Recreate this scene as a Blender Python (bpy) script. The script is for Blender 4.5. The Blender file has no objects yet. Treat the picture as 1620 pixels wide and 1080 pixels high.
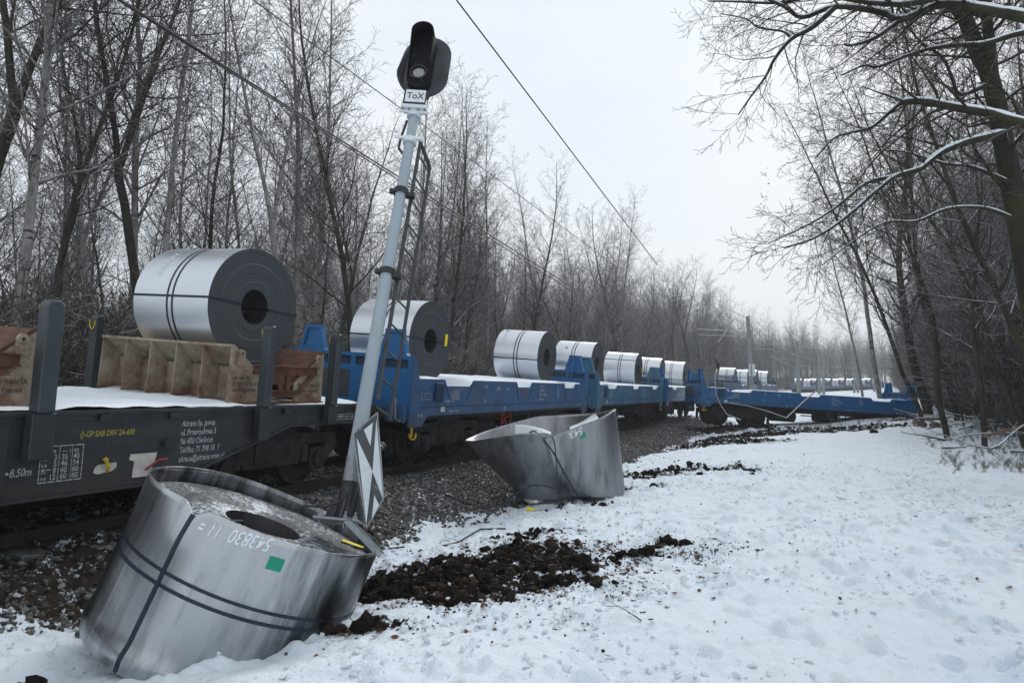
import bpy, bmesh, math, random
import numpy as np
from math import sin, cos, pi, radians, sqrt, atan, atan2
from mathutils import Matrix, Vector

C = bpy.context.scene.collection
S = bpy.context.scene
# ------------------------------------------------------------------ camera, world, light
EYE = 1.7
PITCH = atan(80 / 1080.0)
cam_d = bpy.data.cameras.new('camera')
cam_d.sensor_width = 36.0
cam_d.lens = 24.0
cam_d.clip_end = 3000
cam = bpy.data.objects.new('camera', cam_d)
cam.location = (0, 0, EYE)
cam.rotation_euler = (pi / 2 + PITCH, 0, 0)
C.objects.link(cam)
S.camera = cam

SUN_EL, SUN_AZ = radians(38), radians(25)      # a veiled sun ahead and a little to the right
wd = bpy.data.worlds.new('World')
S.world = wd
wd.use_nodes = True
wn, wl = wd.node_tree.nodes, wd.node_tree.links
wn.clear()
w_out = wn.new('ShaderNodeOutputWorld')
w_bg = wn.new('ShaderNodeBackground')
w_bg.inputs['Strength'].default_value = 0.1
w_sky = wn.new('ShaderNodeTexSky')
w_sky.sky_type = 'NISHITA'
w_sky.sun_disc = False
w_sky.sun_elevation = SUN_EL
w_sky.sun_rotation = SUN_AZ
w_tc = wn.new('ShaderNodeTexCoord')
w_map = wn.new('ShaderNodeMapping')
w_map.inputs['Scale'].default_value = (1.0, 1.0, 2.6)
w_noise = wn.new('ShaderNodeTexNoise')
w_noise.inputs['Scale'].default_value = 1.5
w_noise.inputs['Detail'].default_value = 4.0
w_noise.inputs['Roughness'].default_value = 0.5
w_ramp = wn.new('ShaderNodeValToRGB')
w_ramp.color_ramp.elements[0].position = 0.3
w_ramp.color_ramp.elements[0].color = (6.5, 7.4, 8.4, 1)
w_ramp.color_ramp.elements[1].position = 0.62
w_ramp.color_ramp.elements[1].color = (7.9, 8.2, 8.4, 1)
w_mix = wn.new('ShaderNodeMixRGB')
w_mix.inputs['Fac'].default_value = 0.93
wl.new(w_tc.outputs['Generated'], w_map.inputs['Vector'])
wl.new(w_map.outputs['Vector'], w_noise.inputs['Vector'])
wl.new(w_noise.outputs['Fac'], w_ramp.inputs['Fac'])
wl.new(w_sky.outputs['Color'], w_mix.inputs['Color1'])
wl.new(w_ramp.outputs['Color'], w_mix.inputs['Color2'])
wl.new(w_mix.outputs['Color'], w_bg.inputs['Color'])
wl.new(w_bg.outputs['Background'], w_out.inputs['Surface'])

sun_d = bpy.data.lights.new('sun', 'SUN')
sun_d.energy = 1.25
sun_d.angle = radians(25)
sun_d.color = (1.0, 0.97, 0.93)
sun = bpy.data.objects.new('sun', sun_d)
sdir = Vector((sin(SUN_AZ) * cos(SUN_EL), cos(SUN_AZ) * cos(SUN_EL), sin(SUN_EL)))
sun.rotation_euler = sdir.to_track_quat('Z', 'Y').to_euler()
C.objects.link(sun)
S.view_settings.view_transform = 'Standard'
S.view_settings.look = 'None'
S.view_settings.exposure = 0.28
S.view_settings.gamma = 1.0
S.view_settings.use_curve_mapping = False
try:
    S.cycles.use_denoising = True
    S.cycles.max_bounces = 8
    S.cycles.diffuse_bounces = 3
    S.cycles.glossy_bounces = 3
    S.cycles.volume_bounces = 0
    S.cycles.transparent_max_bounces = 4
except Exception:
    pass

# ------------------------------------------------------------------ frames
TYAW, TROLL = radians(65.6), radians(4.8)
T_ORG = Vector((-8.3 * 0.9105, 8.3 * 0.4134, 0.34))
def frame(org, yaw, roll=0.0, pit=0.0):
    return Matrix.Translation(Vector(org)) @ Matrix.Rotation(yaw, 4, 'Z') @ Matrix.Rotation(pit, 4, 'Y') @ Matrix.Rotation(roll, 4, 'X')
TM = frame(T_ORG, TYAW, TROLL)
def tf(x, y=0.0, z=0.0):
    return TM @ Matrix.Translation(Vector((x, y, z)))

def ray(px, py):
    a = (px - 810) / 1080.0; b = (540 - py) / 1080.0
    c, s = cos(PITCH), sin(PITCH)
    return Vector((a, c - b * s, s + b * c))
def at(px, py, Y):
    r = ray(px, py)
    return Vector((0, 0, EYE)) + r * (Y / r.y)

# ------------------------------------------------------------------ object helpers
def tag(o, label=None, cat=None, group=None, kind=None):
    if label: o['label'] = label
    if cat: o['category'] = cat
    if group: o['group'] = group
    if kind: o['kind'] = kind
    return o
def empty(name, M, label, cat, group=None):
    o = bpy.data.objects.new(name, None)
    o.empty_display_size = 0.3
    C.objects.link(o)
    o.matrix_world = M
    return tag(o, label, cat, group)
def link(name, me, parent=None, M=None, mats=None):
    o = bpy.data.objects.new(name, me)
    C.objects.link(o)
    if parent is not None: o.parent = parent
    if M is not None:
        if parent is not None: o.matrix_local = M
        else: o.matrix_world = M
    return o
def copy_tree(o, parent=None):
    c = o.copy(); C.objects.link(c)
    if parent is not None:
        c.parent = parent
    for ch in o.children:
        copy_tree(ch, c)
    return c

class MB:
    def __init__(s):
        s.v = []; s.f = []; s.m = []; s.sm = []
    def add(s, vs, fs, mi=0, smooth=False):
        b = len(s.v); s.v += [tuple(v) for v in vs]
        for f in fs:
            s.f.append([b + i for i in f]); s.m.append(mi); s.sm.append(smooth)
        return s
    def box(s, x0, x1, y0, y1, z0, z1, mi=0, M=None):
        vs = [Vector((x, y, z)) for z in (z0, z1) for y in (y0, y1) for x in (x0, x1)]
        if M is not None: vs = [M @ v for v in vs]
        return s.add(vs, [(0, 2, 3, 1), (4, 5, 7, 6), (0, 1, 5, 4), (2, 6, 7, 3), (0, 4, 6, 2), (1, 3, 7, 5)], mi)
    def prism(s, poly, a, b, axis='y', mi=0, M=None):
        n = len(poly)
        def P(p, t):
            if axis == 'y': return Vector((p[0], t, p[1]))
            if axis == 'x': return Vector((t, p[0], p[1]))
            return Vector((p[0], p[1], t))
        vs = [P(p, a) for p in poly] + [P(p, b) for p in poly]
        if M is not None: vs = [M @ v for v in vs]
        fs = [list(range(n)), list(range(2 * n - 1, n - 1, -1))] + [(i, i + n, (i + 1) % n + n, (i + 1) % n) for i in range(n)]
        return s.add(vs, fs, mi)
    def tube(s, pts, r, n=8, mi=0, caps=True, smooth=True):
        pts = [Vector(p) for p in pts]
        rs = r if isinstance(r, (list, tuple)) else [r] * len(pts)
        rings = []; up = Vector((0, 0, 1))
        prev = None
        for i, p in enumerate(pts):
            d = (pts[min(i + 1, len(pts) - 1)] - pts[max(i - 1, 0)])
            if d.length < 1e-9: d = Vector((0, 0, 1))
            d.normalize()
            if prev is None:
                u = d.cross(Vector((0.31, 0.77, 0.55)));
                if u.length < 1e-3: u = d.cross(Vector((1, 0, 0)))
            else:
                u = prev - d * prev.dot(d)
            u.normalize(); prev = u
            w = d.cross(u)
            rings.append([p + (u * cos(2 * pi * k / n) + w * sin(2 * pi * k / n)) * rs[i] for k in range(n)])
        vs = [v for rg in rings for v in rg]
        fs = []
        for i in range(len(pts) - 1):
            for k in range(n):
                a = i * n + k; b = i * n + (k + 1) % n
                fs.append((a, b, b + n, a + n))
        s.add(vs, fs, mi, smooth)
        if caps:
            s.add(rings[0], [list(range(n))[::-1]], mi); s.add(rings[-1], [list(range(n))], mi)
        return s
    def lathe(s, prof, n=48, axis='y', segs=None, a0=0.0, a1=2 * pi, smooth=True):
        # prof: (radius, along); segs: material per segment
        full = abs(a1 - a0 - 2 * pi) < 1e-6
        m = n if full else n + 1
        for j in range(len(prof) - 1):
            vs = []
            for (r, h) in (prof[j], prof[j + 1]):
                for k in range(m):
                    t = a0 + (a1 - a0) * k / n
                    c_, s_ = r * cos(t), r * sin(t)
                    vs.append((c_, h, s_) if axis == 'y' else ((c_, s_, h) if axis == 'z' else (h, c_, s_)))
            fs = []
            for k in range(n):
                k2 = (k + 1) % m
                f = (k, k2, m + k2, m + k)
                fs.append(f if axis == 'y' else f[::-1] if axis == 'x' else f)
            s.add(vs, fs, segs[j] if segs else 0, smooth)
        return s
    def mesh(s, name, mats, smooth_angle=None):
        me = bpy.data.meshes.new(name)
        me.from_pydata(s.v, [], s.f)
        for m in (mats if isinstance(mats, (list, tuple)) else [mats]): me.materials.append(m)
        me.polygons.foreach_set('material_index', s.m)
        me.polygons.foreach_set('use_smooth', s.sm)
        me.update()
        return me
    def build(s, name, mats, parent=None, M=None, bevel=0.0, fix=True):
        me = s.mesh(name, mats)
        if fix or bevel:
            bm = bmesh.new(); bm.from_mesh(me)
            if bevel:
                bmesh.ops.remove_doubles(bm, verts=bm.verts, dist=1e-5)
            bmesh.ops.recalc_face_normals(bm, faces=bm.faces)
            if bevel:
                es = [e for e in bm.edges if len(e.link_faces) == 2 and e.calc_face_angle(0) > 0.6]
                bmesh.ops.bevel(bm, geom=es, offset=bevel, segments=1, affect='EDGES', clamp_overlap=True)
            bm.to_mesh(me); bm.free()
        return link(name, me, parent, M)

# ------------------------------------------------------------------ numpy noise
def _h(ix, iy, seed):
    n = (ix.astype(np.int64) * 374761393 + iy.astype(np.int64) * 668265263 + seed * 1442695041) & 0x7fffffff
    n = ((n ^ (n >> 13)) * 1274126177) & 0x7fffffff
    n = (n ^ (n >> 16)) & 0xffff
    return n / 65535.0
def vnoise(x, y, seed=0):
    ix, iy = np.floor(x), np.floor(y)
    fx, fy = x - ix, y - iy
    fx = fx * fx * (3 - 2 * fx); fy = fy * fy * (3 - 2 * fy)
    a = _h(ix, iy, seed); b = _h(ix + 1, iy, seed); c = _h(ix, iy + 1, seed); d = _h(ix + 1, iy + 1, seed)
    return (a * (1 - fx) + b * fx) * (1 - fy) + (c * (1 - fx) + d * fx) * fy
def fbm(x, y, o=4, seed=0, g=0.5):
    t = 0; a = 1.0; s = 0
    for i in range(o):
        t = t + a * vnoise(x * 2 ** i + 17.3 * i, y * 2 ** i - 9.1 * i, seed + i); s += a; a *= g
    return t / s
def sstep(a, b, x):
    t = np.clip((x - a) / (b - a), 0, 1)
    return t * t * (3 - 2 * t)

# ------------------------------------------------------------------ materials
def nodes(name):
    m = bpy.data.materials.new(name); m.use_nodes = True
    nt = m.node_tree
    return m, nt, nt.nodes['Principled BSDF']
def N(nt, t, **kw):
    n = nt.nodes.new(t)
    for k, v in kw.items():
        if k in n.inputs: n.inputs[k].default_value = v
        else: setattr(n, k, v)
    return n
def ramp(nt, src, stops):
    r = nt.nodes.new('ShaderNodeValToRGB')
    e = r.color_ramp.elements
    while len(e) < len(stops): e.new(0.5)
    for i, (p, c) in enumerate(stops):
        e[i].position = p
        e[i].color = (*c, 1) if isinstance(c, tuple) else (c, c, c, 1)
    nt.links.new(src, r.inputs['Fac'])
    return r.outputs['Color']
def coords(nt, scale=(1, 1, 1), kind='Object', loc=(0, 0, 0)):
    tc = nt.nodes.new('ShaderNodeTexCoord'); mp = nt.nodes.new('ShaderNodeMapping')
    mp.inputs['Scale'].default_value = scale; mp.inputs['Location'].default_value = loc
    nt.links.new(tc.outputs[kind], mp.inputs['Vector'])
    return mp.outputs['Vector']
def noise(nt, vec, scale, detail=4, rough=0.55, dist=0.0):
    n = N(nt, 'ShaderNodeTexNoise', Scale=scale, Detail=detail, Roughness=rough, Distortion=dist)
    nt.links.new(vec, n.inputs['Vector'])
    return n.outputs['Fac']
def mixc(nt, fac, a, b, mode='MIX'):
    m = nt.nodes.new('ShaderNodeMixRGB'); m.blend_type = mode
    for s_, k in ((fac, 'Fac'), (a, 'Color1'), (b, 'Color2')):
        if isinstance(s_, (int, float)): m.inputs[k].default_value = s_ if k == 'Fac' else (s_, s_, s_, 1)
        elif isinstance(s_, tuple): m.inputs[k].default_value = (*s_, 1)
        else: nt.links.new(s_, m.inputs[k])
    return m.outputs['Color']
def math_(nt, op, a, b=None, clamp=False):
    m = nt.nodes.new('ShaderNodeMath'); m.operation = op; m.use_clamp = clamp
    for i, s_ in enumerate((a, b)):
        if s_ is None: continue
        if isinstance(s_, (int, float)): m.inputs[i].default_value = s_
        else: nt.links.new(s_, m.inputs[i])
    return m.outputs[0]
def bump(nt, b, h, strength=0.3, dist=0.02):
    n = N(nt, 'ShaderNodeBump', Strength=strength, Distance=dist)
    nt.links.new(h, n.inputs['Height']); nt.links.new(n.outputs['Normal'], b.inputs['Normal'])
def simple(name, col, rough=0.6, metal=0.0, var=0.25, scale=6.0, bmp=0.1, col2=None, dirt=None, stretch=(1, 1, 1), dirt_amt=0.55, spec=0.5, streak=None):
    m, nt, b = nodes(name)
    v = coords(nt, stretch)
    n1 = noise(nt, v, scale, 5, 0.6)
    c2 = col2 or tuple(c * (1 - var) for c in col)
    c = ramp(nt, n1, [(0.35, c2), (0.65, col)])
    if dirt:
        n2 = noise(nt, v, scale * 0.45, 8, 0.7, 0.4)
        f = ramp(nt, n2, [(dirt_amt - 0.04, 0.0), (dirt_amt + 0.12, 1.0)])
        c = mixc(nt, f, c, dirt)
    if streak:
        ns = noise(nt, coords(nt, (5.0, 5.0, 0.45)), 1.6, 6, 0.7)
        c = mixc(nt, ramp(nt, ns, [(0.50, 0.0), (0.72, streak[3])]), c, streak[:3])
        tz = nt.nodes.new('ShaderNodeTexCoord'); sz_ = nt.nodes.new('ShaderNodeSeparateXYZ'); nt.links.new(tz.outputs['Object'], sz_.inputs[0])
        lo = nt.nodes.new('ShaderNodeMapRange'); lo.inputs['From Min'].default_value = streak[4]; lo.inputs['From Max'].default_value = streak[4] - 0.22
        nt.links.new(sz_.outputs['Z'], lo.inputs['Value'])
        c = mixc(nt, math_(nt, 'MULTIPLY', lo.outputs[0], ramp(nt, ns, [(0.35, 0.15), (0.65, 0.75)])), c, (0.050, 0.038, 0.030))
    nt.links.new(c, b.inputs['Base Color'])
    b.inputs['Metallic'].default_value = metal
    b.inputs['Specular IOR Level'].default_value = spec
    r = ramp(nt, n1, [(0.3, min(1, rough + 0.08)), (0.7, max(0, rough - 0.08))])
    nt.links.new(r, b.inputs['Roughness'])
    if bmp: bump(nt, b, noise(nt, v, scale * 5, 3), bmp, 0.01)
    return m

M = {}
M['dark_paint'] = simple('dark_paint', (0.026, 0.032, 0.039), 0.5, col2=(0.016, 0.019, 0.024), dirt=(0.055, 0.048, 0.042), scale=2.2, dirt_amt=0.6, stretch=(1, 1, 1.8), streak=(0.060, 0.052, 0.046, 0.55, 0.75))
M['stake_paint'] = simple('stake_paint', (0.038, 0.048, 0.058), 0.45, scale=3, dirt=(0.03, 0.03, 0.032), dirt_amt=0.62)
M['under'] = simple('underframe_grime', (0.022, 0.020, 0.018), 0.8, col2=(0.010, 0.009, 0.009), dirt=(0.05, 0.036, 0.026), dirt_amt=0.62, scale=5)
M['wheel'] = simple('wheel_steel', (0.035, 0.028, 0.023), 0.7, metal=0.2, scale=6)
M['blue'] = simple('blue_paint', (0.008, 0.125, 0.33), 0.42, col2=(0.007, 0.10, 0.26), dirt=(0.035, 0.08, 0.15), dirt_amt=0.6, scale=1.6, stretch=(1, 1, 2.0), streak=(0.03, 0.055, 0.09, 0.6, 1.14))
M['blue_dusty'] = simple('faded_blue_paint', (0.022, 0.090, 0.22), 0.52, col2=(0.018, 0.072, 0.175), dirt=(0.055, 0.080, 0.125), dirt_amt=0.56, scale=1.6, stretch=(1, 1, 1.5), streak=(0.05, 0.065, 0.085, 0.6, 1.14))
M['teal'] = simple('pale_blue_paint', (0.035, 0.165, 0.29), 0.5, col2=(0.028, 0.13, 0.23), dirt=(0.10, 0.14, 0.17), dirt_amt=0.55, scale=1.8, streak=(0.06, 0.08, 0.09, 0.6, 1.14))
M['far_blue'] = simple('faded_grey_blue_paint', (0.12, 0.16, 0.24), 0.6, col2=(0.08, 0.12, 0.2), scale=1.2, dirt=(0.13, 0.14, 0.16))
M['grey_panel'] = simple('grey_panel_paint', (0.048, 0.058, 0.066), 0.55, scale=3)
M['slot_dark'] = simple('slot_recess_paint', (0.012, 0.035, 0.075), 0.7, scale=3)
M['yellow'] = simple('yellow_paint', (0.62, 0.42, 0.02), 0.5, scale=12)
M['yellow_tag'] = simple('yellow_paper', (0.85, 0.68, 0.02), 0.6, var=0.1, bmp=0)
M['red'] = simple('red_paint', (0.30, 0.025, 0.02), 0.5, scale=10)
M['white_plate'] = simple('white_plate', (0.62, 0.61, 0.56), 0.6, scale=10, dirt=(0.25, 0.17, 0.1), dirt_amt=0.62)
M['letter_white'] = simple('white_stencil_paint', (0.60, 0.62, 0.63), 0.7, scale=26, col2=(0.22, 0.24, 0.26), bmp=0)
M['letter_yellow'] = simple('yellow_stencil_paint', (0.42, 0.38, 0.05), 0.7, scale=40, bmp=0)
M['letter_black'] = simple('black_stencil_paint', (0.02, 0.018, 0.016), 0.8, scale=40, col2=(0.10, 0.075, 0.06), bmp=0)
M['letter_red'] = simple('red_stencil_paint', (0.35, 0.06, 0.05), 0.7, scale=40, bmp=0)
M['chalk'] = simple('white_chalk', (0.86, 0.90, 0.94), 0.9, scale=60, col2=(0.62, 0.66, 0.70), bmp=0)
M['strap'] = simple('blue_black_strapping', (0.02, 0.03, 0.055), 0.4, metal=0.3, scale=20, bmp=0)
M['green'] = simple('green_sticker', (0.0, 0.28, 0.17), 0.55, var=0.08, bmp=0)
M['rail'] = simple('rail_steel', (0.05, 0.038, 0.03), 0.6, metal=0.4, scale=8)
M['wood_sleeper'] = simple('concrete_sleeper', (0.16, 0.15, 0.14), 0.9, scale=8, dirt=(0.5, 0.52, 0.55))
M['mast_paint'] = simple('pale_blue_grey_mast_paint', (0.33, 0.39, 0.43), 0.5, var=0.14, scale=4, dirt=(0.25, 0.3, 0.34), dirt_amt=0.64, stretch=(1, 1, 0.3))
M['black_metal'] = simple('black_metal', (0.016, 0.017, 0.019), 0.45, scale=10)
M['ladder'] = simple('dark_ladder_paint', (0.035, 0.04, 0.047), 0.55, scale=10)
M['head_black'] = simple('matt_black_lamp_paint', (0.006, 0.0065, 0.008), 0.7, scale=10, spec=0.2)
M['plate_dark'] = simple('dark_backboard', (0.045, 0.052, 0.062), 0.55, scale=3, var=0.3)
M['white_paint'] = simple('white_paint', (0.72, 0.75, 0.78), 0.5, var=0.12, scale=8)
M['galv'] = simple('galvanised_steel', (0.30, 0.32, 0.34), 0.5, metal=0.5, scale=14)
M['refl_white'] = simple('grubby_reflective_white', (0.60, 0.66, 0.70), 0.4, var=0.15, scale=5, dirt=(0.22, 0.25, 0.27), dirt_amt=0.66)
M['refl_black'] = simple('scuffed_board_black', (0.05, 0.055, 0.062), 0.5, scale=7, dirt=(0.24, 0.26, 0.28), dirt_amt=0.55)
M['mast_far'] = simple('concrete_mast', (0.30, 0.31, 0.31), 0.8, scale=2)
M['cable'] = simple('black_cable', (0.015, 0.016, 0.018), 0.5, bmp=0)
M['wire'] = simple('dark_copper_wire', (0.045, 0.04, 0.04), 0.5, bmp=0)
M['rope'] = simple('frosted_steel_wire', (0.42, 0.44, 0.46), 0.5, bmp=0)
M['leaf'] = simple('dead_oak_leaf', (0.15, 0.07, 0.035), 0.8, scale=20, col2=(0.07, 0.04, 0.025), bmp=0)
M['leaf_hang'] = simple('hanging_orange_leaf', (0.30, 0.09, 0.03), 0.8, scale=8, col2=(0.15, 0.05, 0.03), bmp=0)
M['stone'] = simple('ballast_stone', (0.17, 0.165, 0.16), 0.85, scale=4, col2=(0.06, 0.056, 0.053), dirt=(0.26, 0.255, 0.25), dirt_amt=0.58, stretch=(1, 1, 1))
M['clod'] = simple('dark_soil_clod', (0.030, 0.022, 0.017), 0.95, scale=25, col2=(0.013, 0.010, 0.008), spec=0.15, bmp=0.5)
M['log'] = simple('cut_log', (0.20, 0.12, 0.07), 0.85, scale=8, col2=(0.08, 0.06, 0.045))
M['grass_dry'] = simple('dry_grass', (0.16, 0.13, 0.08), 0.9, scale=8, col2=(0.08, 0.065, 0.045), bmp=0)

def stone_mat():
    m, nt, b = nodes('ballast_stone')
    oi = nt.nodes.new('ShaderNodeObjectInfo')
    c = ramp(nt, oi.outputs['Random'], [(0.0, (0.030, 0.028, 0.026)), (0.5, (0.068, 0.065, 0.062)), (0.85, (0.13, 0.125, 0.12)), (1.0, (0.32, 0.32, 0.31))])
    g = nt.nodes.new('ShaderNodeNewGeometry'); sp = nt.nodes.new('ShaderNodeSeparateXYZ'); nt.links.new(g.outputs['Normal'], sp.inputs[0])
    k = math_(nt, 'MULTIPLY', sp.outputs['Z'], math_(nt, 'ADD', noise(nt, coords(nt), 1.2, 3), 0.35))
    c = mixc(nt, ramp(nt, k, [(0.86, 0.0), (0.95, 0.75)]), c, (0.72, 0.77, 0.82))
    nt.links.new(c, b.inputs['Base Color']); b.inputs['Roughness'].default_value = 0.85
    return m
M['stone'] = stone_mat()
def clod_mat():
    m, nt, b = nodes('dark_soil_clod')
    oi = nt.nodes.new('ShaderNodeObjectInfo')
    c = ramp(nt, oi.outputs['Random'], [(0.0, (0.012, 0.009, 0.007)), (0.6, (0.028, 0.021, 0.016)), (0.9, (0.055, 0.042, 0.032)), (1.0, (0.09, 0.055, 0.035))])
    n1 = noise(nt, coords(nt), 2.0, 6, 0.75)
    g = nt.nodes.new('ShaderNodeNewGeometry'); sp = nt.nodes.new('ShaderNodeSeparateXYZ'); nt.links.new(g.outputs['Normal'], sp.inputs[0])
    k = math_(nt, 'MULTIPLY', sp.outputs['Z'], math_(nt, 'ADD', n1, 0.25))
    c = mixc(nt, ramp(nt, k, [(0.78, 0.0), (0.90, 0.6)]), c, (0.62, 0.66, 0.70))
    nt.links.new(c, b.inputs['Base Color']); b.inputs['Roughness'].default_value = 0.95; b.inputs['Specular IOR Level'].default_value = 0.15
    bump(nt, b, n1, 0.8, 0.4)
    return m
M['clod'] = clod_mat()
def snow_mat(name, gran=1.0):
    m, nt, b = nodes(name)
    v = coords(nt)
    n1 = noise(nt, v, 3.0, 5, 0.6)
    nt.links.new(ramp(nt, n1, [(0.3, (0.74, 0.80, 0.87)), (0.7, (0.83, 0.87, 0.915))]), b.inputs['Base Color'])
    b.inputs['Roughness'].default_value = 0.85
    b.inputs['Specular IOR Level'].default_value = 0.25
    bump(nt, b, noise(nt, v, 22 * gran, 6, 0.7), 0.5, 0.02)
    return m
M['snow'] = snow_mat('snow')
M['snow_branch'] = snow_mat('branch_snow', 2.0)

# rust-streaked cream steel
def saddle_mat():
    m, nt, b = nodes('rusty_cream_steel')
    v = coords(nt)
    n1 = noise(nt, v, 2.3, 8, 0.68, 0.5)
    n2 = noise(nt, v, 14.0, 5, 0.7)
    cream = ramp(nt, n2, [(0.3, (0.27, 0.22, 0.155)), (0.7, (0.42, 0.37, 0.285))])
    rust = ramp(nt, n2, [(0.3, (0.085, 0.032, 0.016)), (0.7, (0.21, 0.10, 0.055))])
    tc = nt.nodes.new('ShaderNodeTexCoord'); sp = nt.nodes.new('ShaderNodeSeparateXYZ')
    nt.links.new(tc.outputs['Object'], sp.inputs[0])
    low = nt.nodes.new('ShaderNodeMapRange')
    low.inputs['From Min'].default_value = 0.30; low.inputs['From Max'].default_value = 0.0
    nt.links.new(sp.outputs['Z'], low.inputs['Value'])
    k = math_(nt, 'ADD', n1, math_(nt, 'MULTIPLY', low.outputs[0], 0.16))
    f = ramp(nt, k, [(0.44, 0.0), (0.72, 0.92)])
    nt.links.new(mixc(nt, f, cream, rust), b.inputs['Base Color'])
    b.inputs['Roughness'].default_value = 0.75
    bump(nt, b, n2, 0.15, 0.01)
    return m
M['saddle'] = saddle_mat()
M['rust'] = simple('rust_red_steel', (0.16, 0.062, 0.035), 0.8, col2=(0.065, 0.026, 0.017), scale=4, dirt=(0.30, 0.19, 0.13), dirt_amt=0.64)

def steel_mat(name, base, base2, rough, streak=(1, 1, 1), blotch=0.0, metal=0.92):
    m, nt, b = nodes(name)
    v = coords(nt, streak)
    n1 = noise(nt, v, 2.0, 5, 0.55)
    n2 = noise(nt, coords(nt, (2.6, 2.6, 0.7)), 1.5, 6, 0.55, 0.2)
    c = ramp(nt, n1, [(0.3, base2), (0.7, base)])
    if blotch:
        c = mixc(nt, ramp(nt, n2, [(0.50, 0.0), (0.66, blotch)]), c, tuple(x * 0.14 for x in base))
    nt.links.new(c, b.inputs['Base Color'])
    b.inputs['Metallic'].default_value = metal
    nt.links.new(ramp(nt, n1, [(0.3, rough + 0.02), (0.7, rough - 0.01)]), b.inputs['Roughness'])
    return m
M['coil_skin'] = steel_mat('bright_coil_steel', (0.70, 0.725, 0.77), (0.68, 0.705, 0.75), 0.33, (3, 0.3, 3), metal=0.88)
M['coil_skin_scuffed'] = steel_mat('scuffed_coil_steel', (0.62, 0.63, 0.66), (0.56, 0.57, 0.60), 0.27, (5, 5, 0.5), 0.35, 0.9)
def soot_reflection_mat():
    m, nt, b = nodes('soot_reflection_coil_steel')
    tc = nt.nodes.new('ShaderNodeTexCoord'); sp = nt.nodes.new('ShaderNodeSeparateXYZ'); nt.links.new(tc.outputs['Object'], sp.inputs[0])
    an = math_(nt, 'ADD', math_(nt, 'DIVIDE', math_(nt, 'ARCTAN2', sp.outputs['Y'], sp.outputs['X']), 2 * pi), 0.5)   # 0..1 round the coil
    amt = ramp(nt, an, [(0.02, 0.85), (0.09, 0.70), (0.18, 0.14), (0.31, 0.04), (0.36, 0.55), (0.45, 0.85)])  # left painted dark as the wagon's reflection, right side as soot
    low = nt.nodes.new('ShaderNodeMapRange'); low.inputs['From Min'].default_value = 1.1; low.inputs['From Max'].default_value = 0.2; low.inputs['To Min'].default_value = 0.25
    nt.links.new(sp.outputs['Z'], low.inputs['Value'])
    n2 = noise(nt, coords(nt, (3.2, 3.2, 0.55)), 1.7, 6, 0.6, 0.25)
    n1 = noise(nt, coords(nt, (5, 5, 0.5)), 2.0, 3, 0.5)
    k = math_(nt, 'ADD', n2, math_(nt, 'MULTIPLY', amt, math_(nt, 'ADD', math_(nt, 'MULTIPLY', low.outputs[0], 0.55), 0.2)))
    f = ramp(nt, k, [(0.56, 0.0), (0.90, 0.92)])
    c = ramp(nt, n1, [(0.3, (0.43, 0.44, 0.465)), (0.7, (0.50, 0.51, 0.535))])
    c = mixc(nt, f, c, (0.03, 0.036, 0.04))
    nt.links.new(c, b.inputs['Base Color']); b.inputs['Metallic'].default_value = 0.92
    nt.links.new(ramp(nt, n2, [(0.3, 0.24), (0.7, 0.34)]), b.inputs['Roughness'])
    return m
M['coil_soot_reflection'] = soot_reflection_mat()
M['coil_dull'] = steel_mat('dull_scraped_coil_steel', (0.34, 0.345, 0.36), (0.25, 0.255, 0.27), 0.33, (4, 4, 0.4), 0.6, 0.9)
M['coil_bore'] = steel_mat('coil_bore_steel', (0.22, 0.22, 0.23), (0.14, 0.14, 0.15), 0.4, (6, 6, 0.5))
def face_mat(name, snowy=False):
    # side of a wound coil: many dark edges, concentric
    m, nt, b = nodes(name)
    tc = nt.nodes.new('ShaderNodeTexCoord'); sp = nt.nodes.new('ShaderNodeSeparateXYZ')
    nt.links.new(tc.outputs['Object'], sp.inputs[0])
    a = 'Z' if not snowy else 'Y'
    zc = math_(nt, 'SUBTRACT', sp.outputs[a], 0.83) if not snowy else sp.outputs['Y']
    r = math_(nt, 'SQRT', math_(nt, 'ADD', math_(nt, 'MULTIPLY', sp.outputs['X'], sp.outputs['X']), math_(nt, 'MULTIPLY', zc, zc)))
    cb = nt.nodes.new('ShaderNodeCombineXYZ'); nt.links.new(r, cb.inputs[0])
    n1 = noise(nt, cb.outputs[0], 30, 6, 0.75)
    c = ramp(nt, n1, [(0.3, (0.038, 0.043, 0.050)), (0.72, (0.068, 0.075, 0.085))])
    if snowy:
        v = coords(nt, (1, 1.0, 1))
        n2 = noise(nt, v, 24, 9, 0.82)
        n3 = noise(nt, v, 2.0, 2)
        k = math_(nt, 'ADD', n2, math_(nt, 'MULTIPLY', math_(nt, 'SUBTRACT', n3, 0.5), 0.5))
        c = mixc(nt, ramp(nt, k, [(0.53, 0.0), (0.60, 0.9)]), mixc(nt, 1.0, c, (1.0, 1.0, 1.0), 'MULTIPLY'), (0.72, 0.76, 0.80))
    nt.links.new(c, b.inputs['Base Color'])
    b.inputs['Roughness'].default_value = 0.55
    b.inputs['Metallic'].default_value = 0.25 if not snowy else 0.0
    bump(nt, b, n1, 0.25, 0.006)
    return m
M['coil_face'] = face_mat('coil_edge_face')
M['coil_face_snowy'] = face_mat('snow_dusted_coil_face', True)

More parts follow.
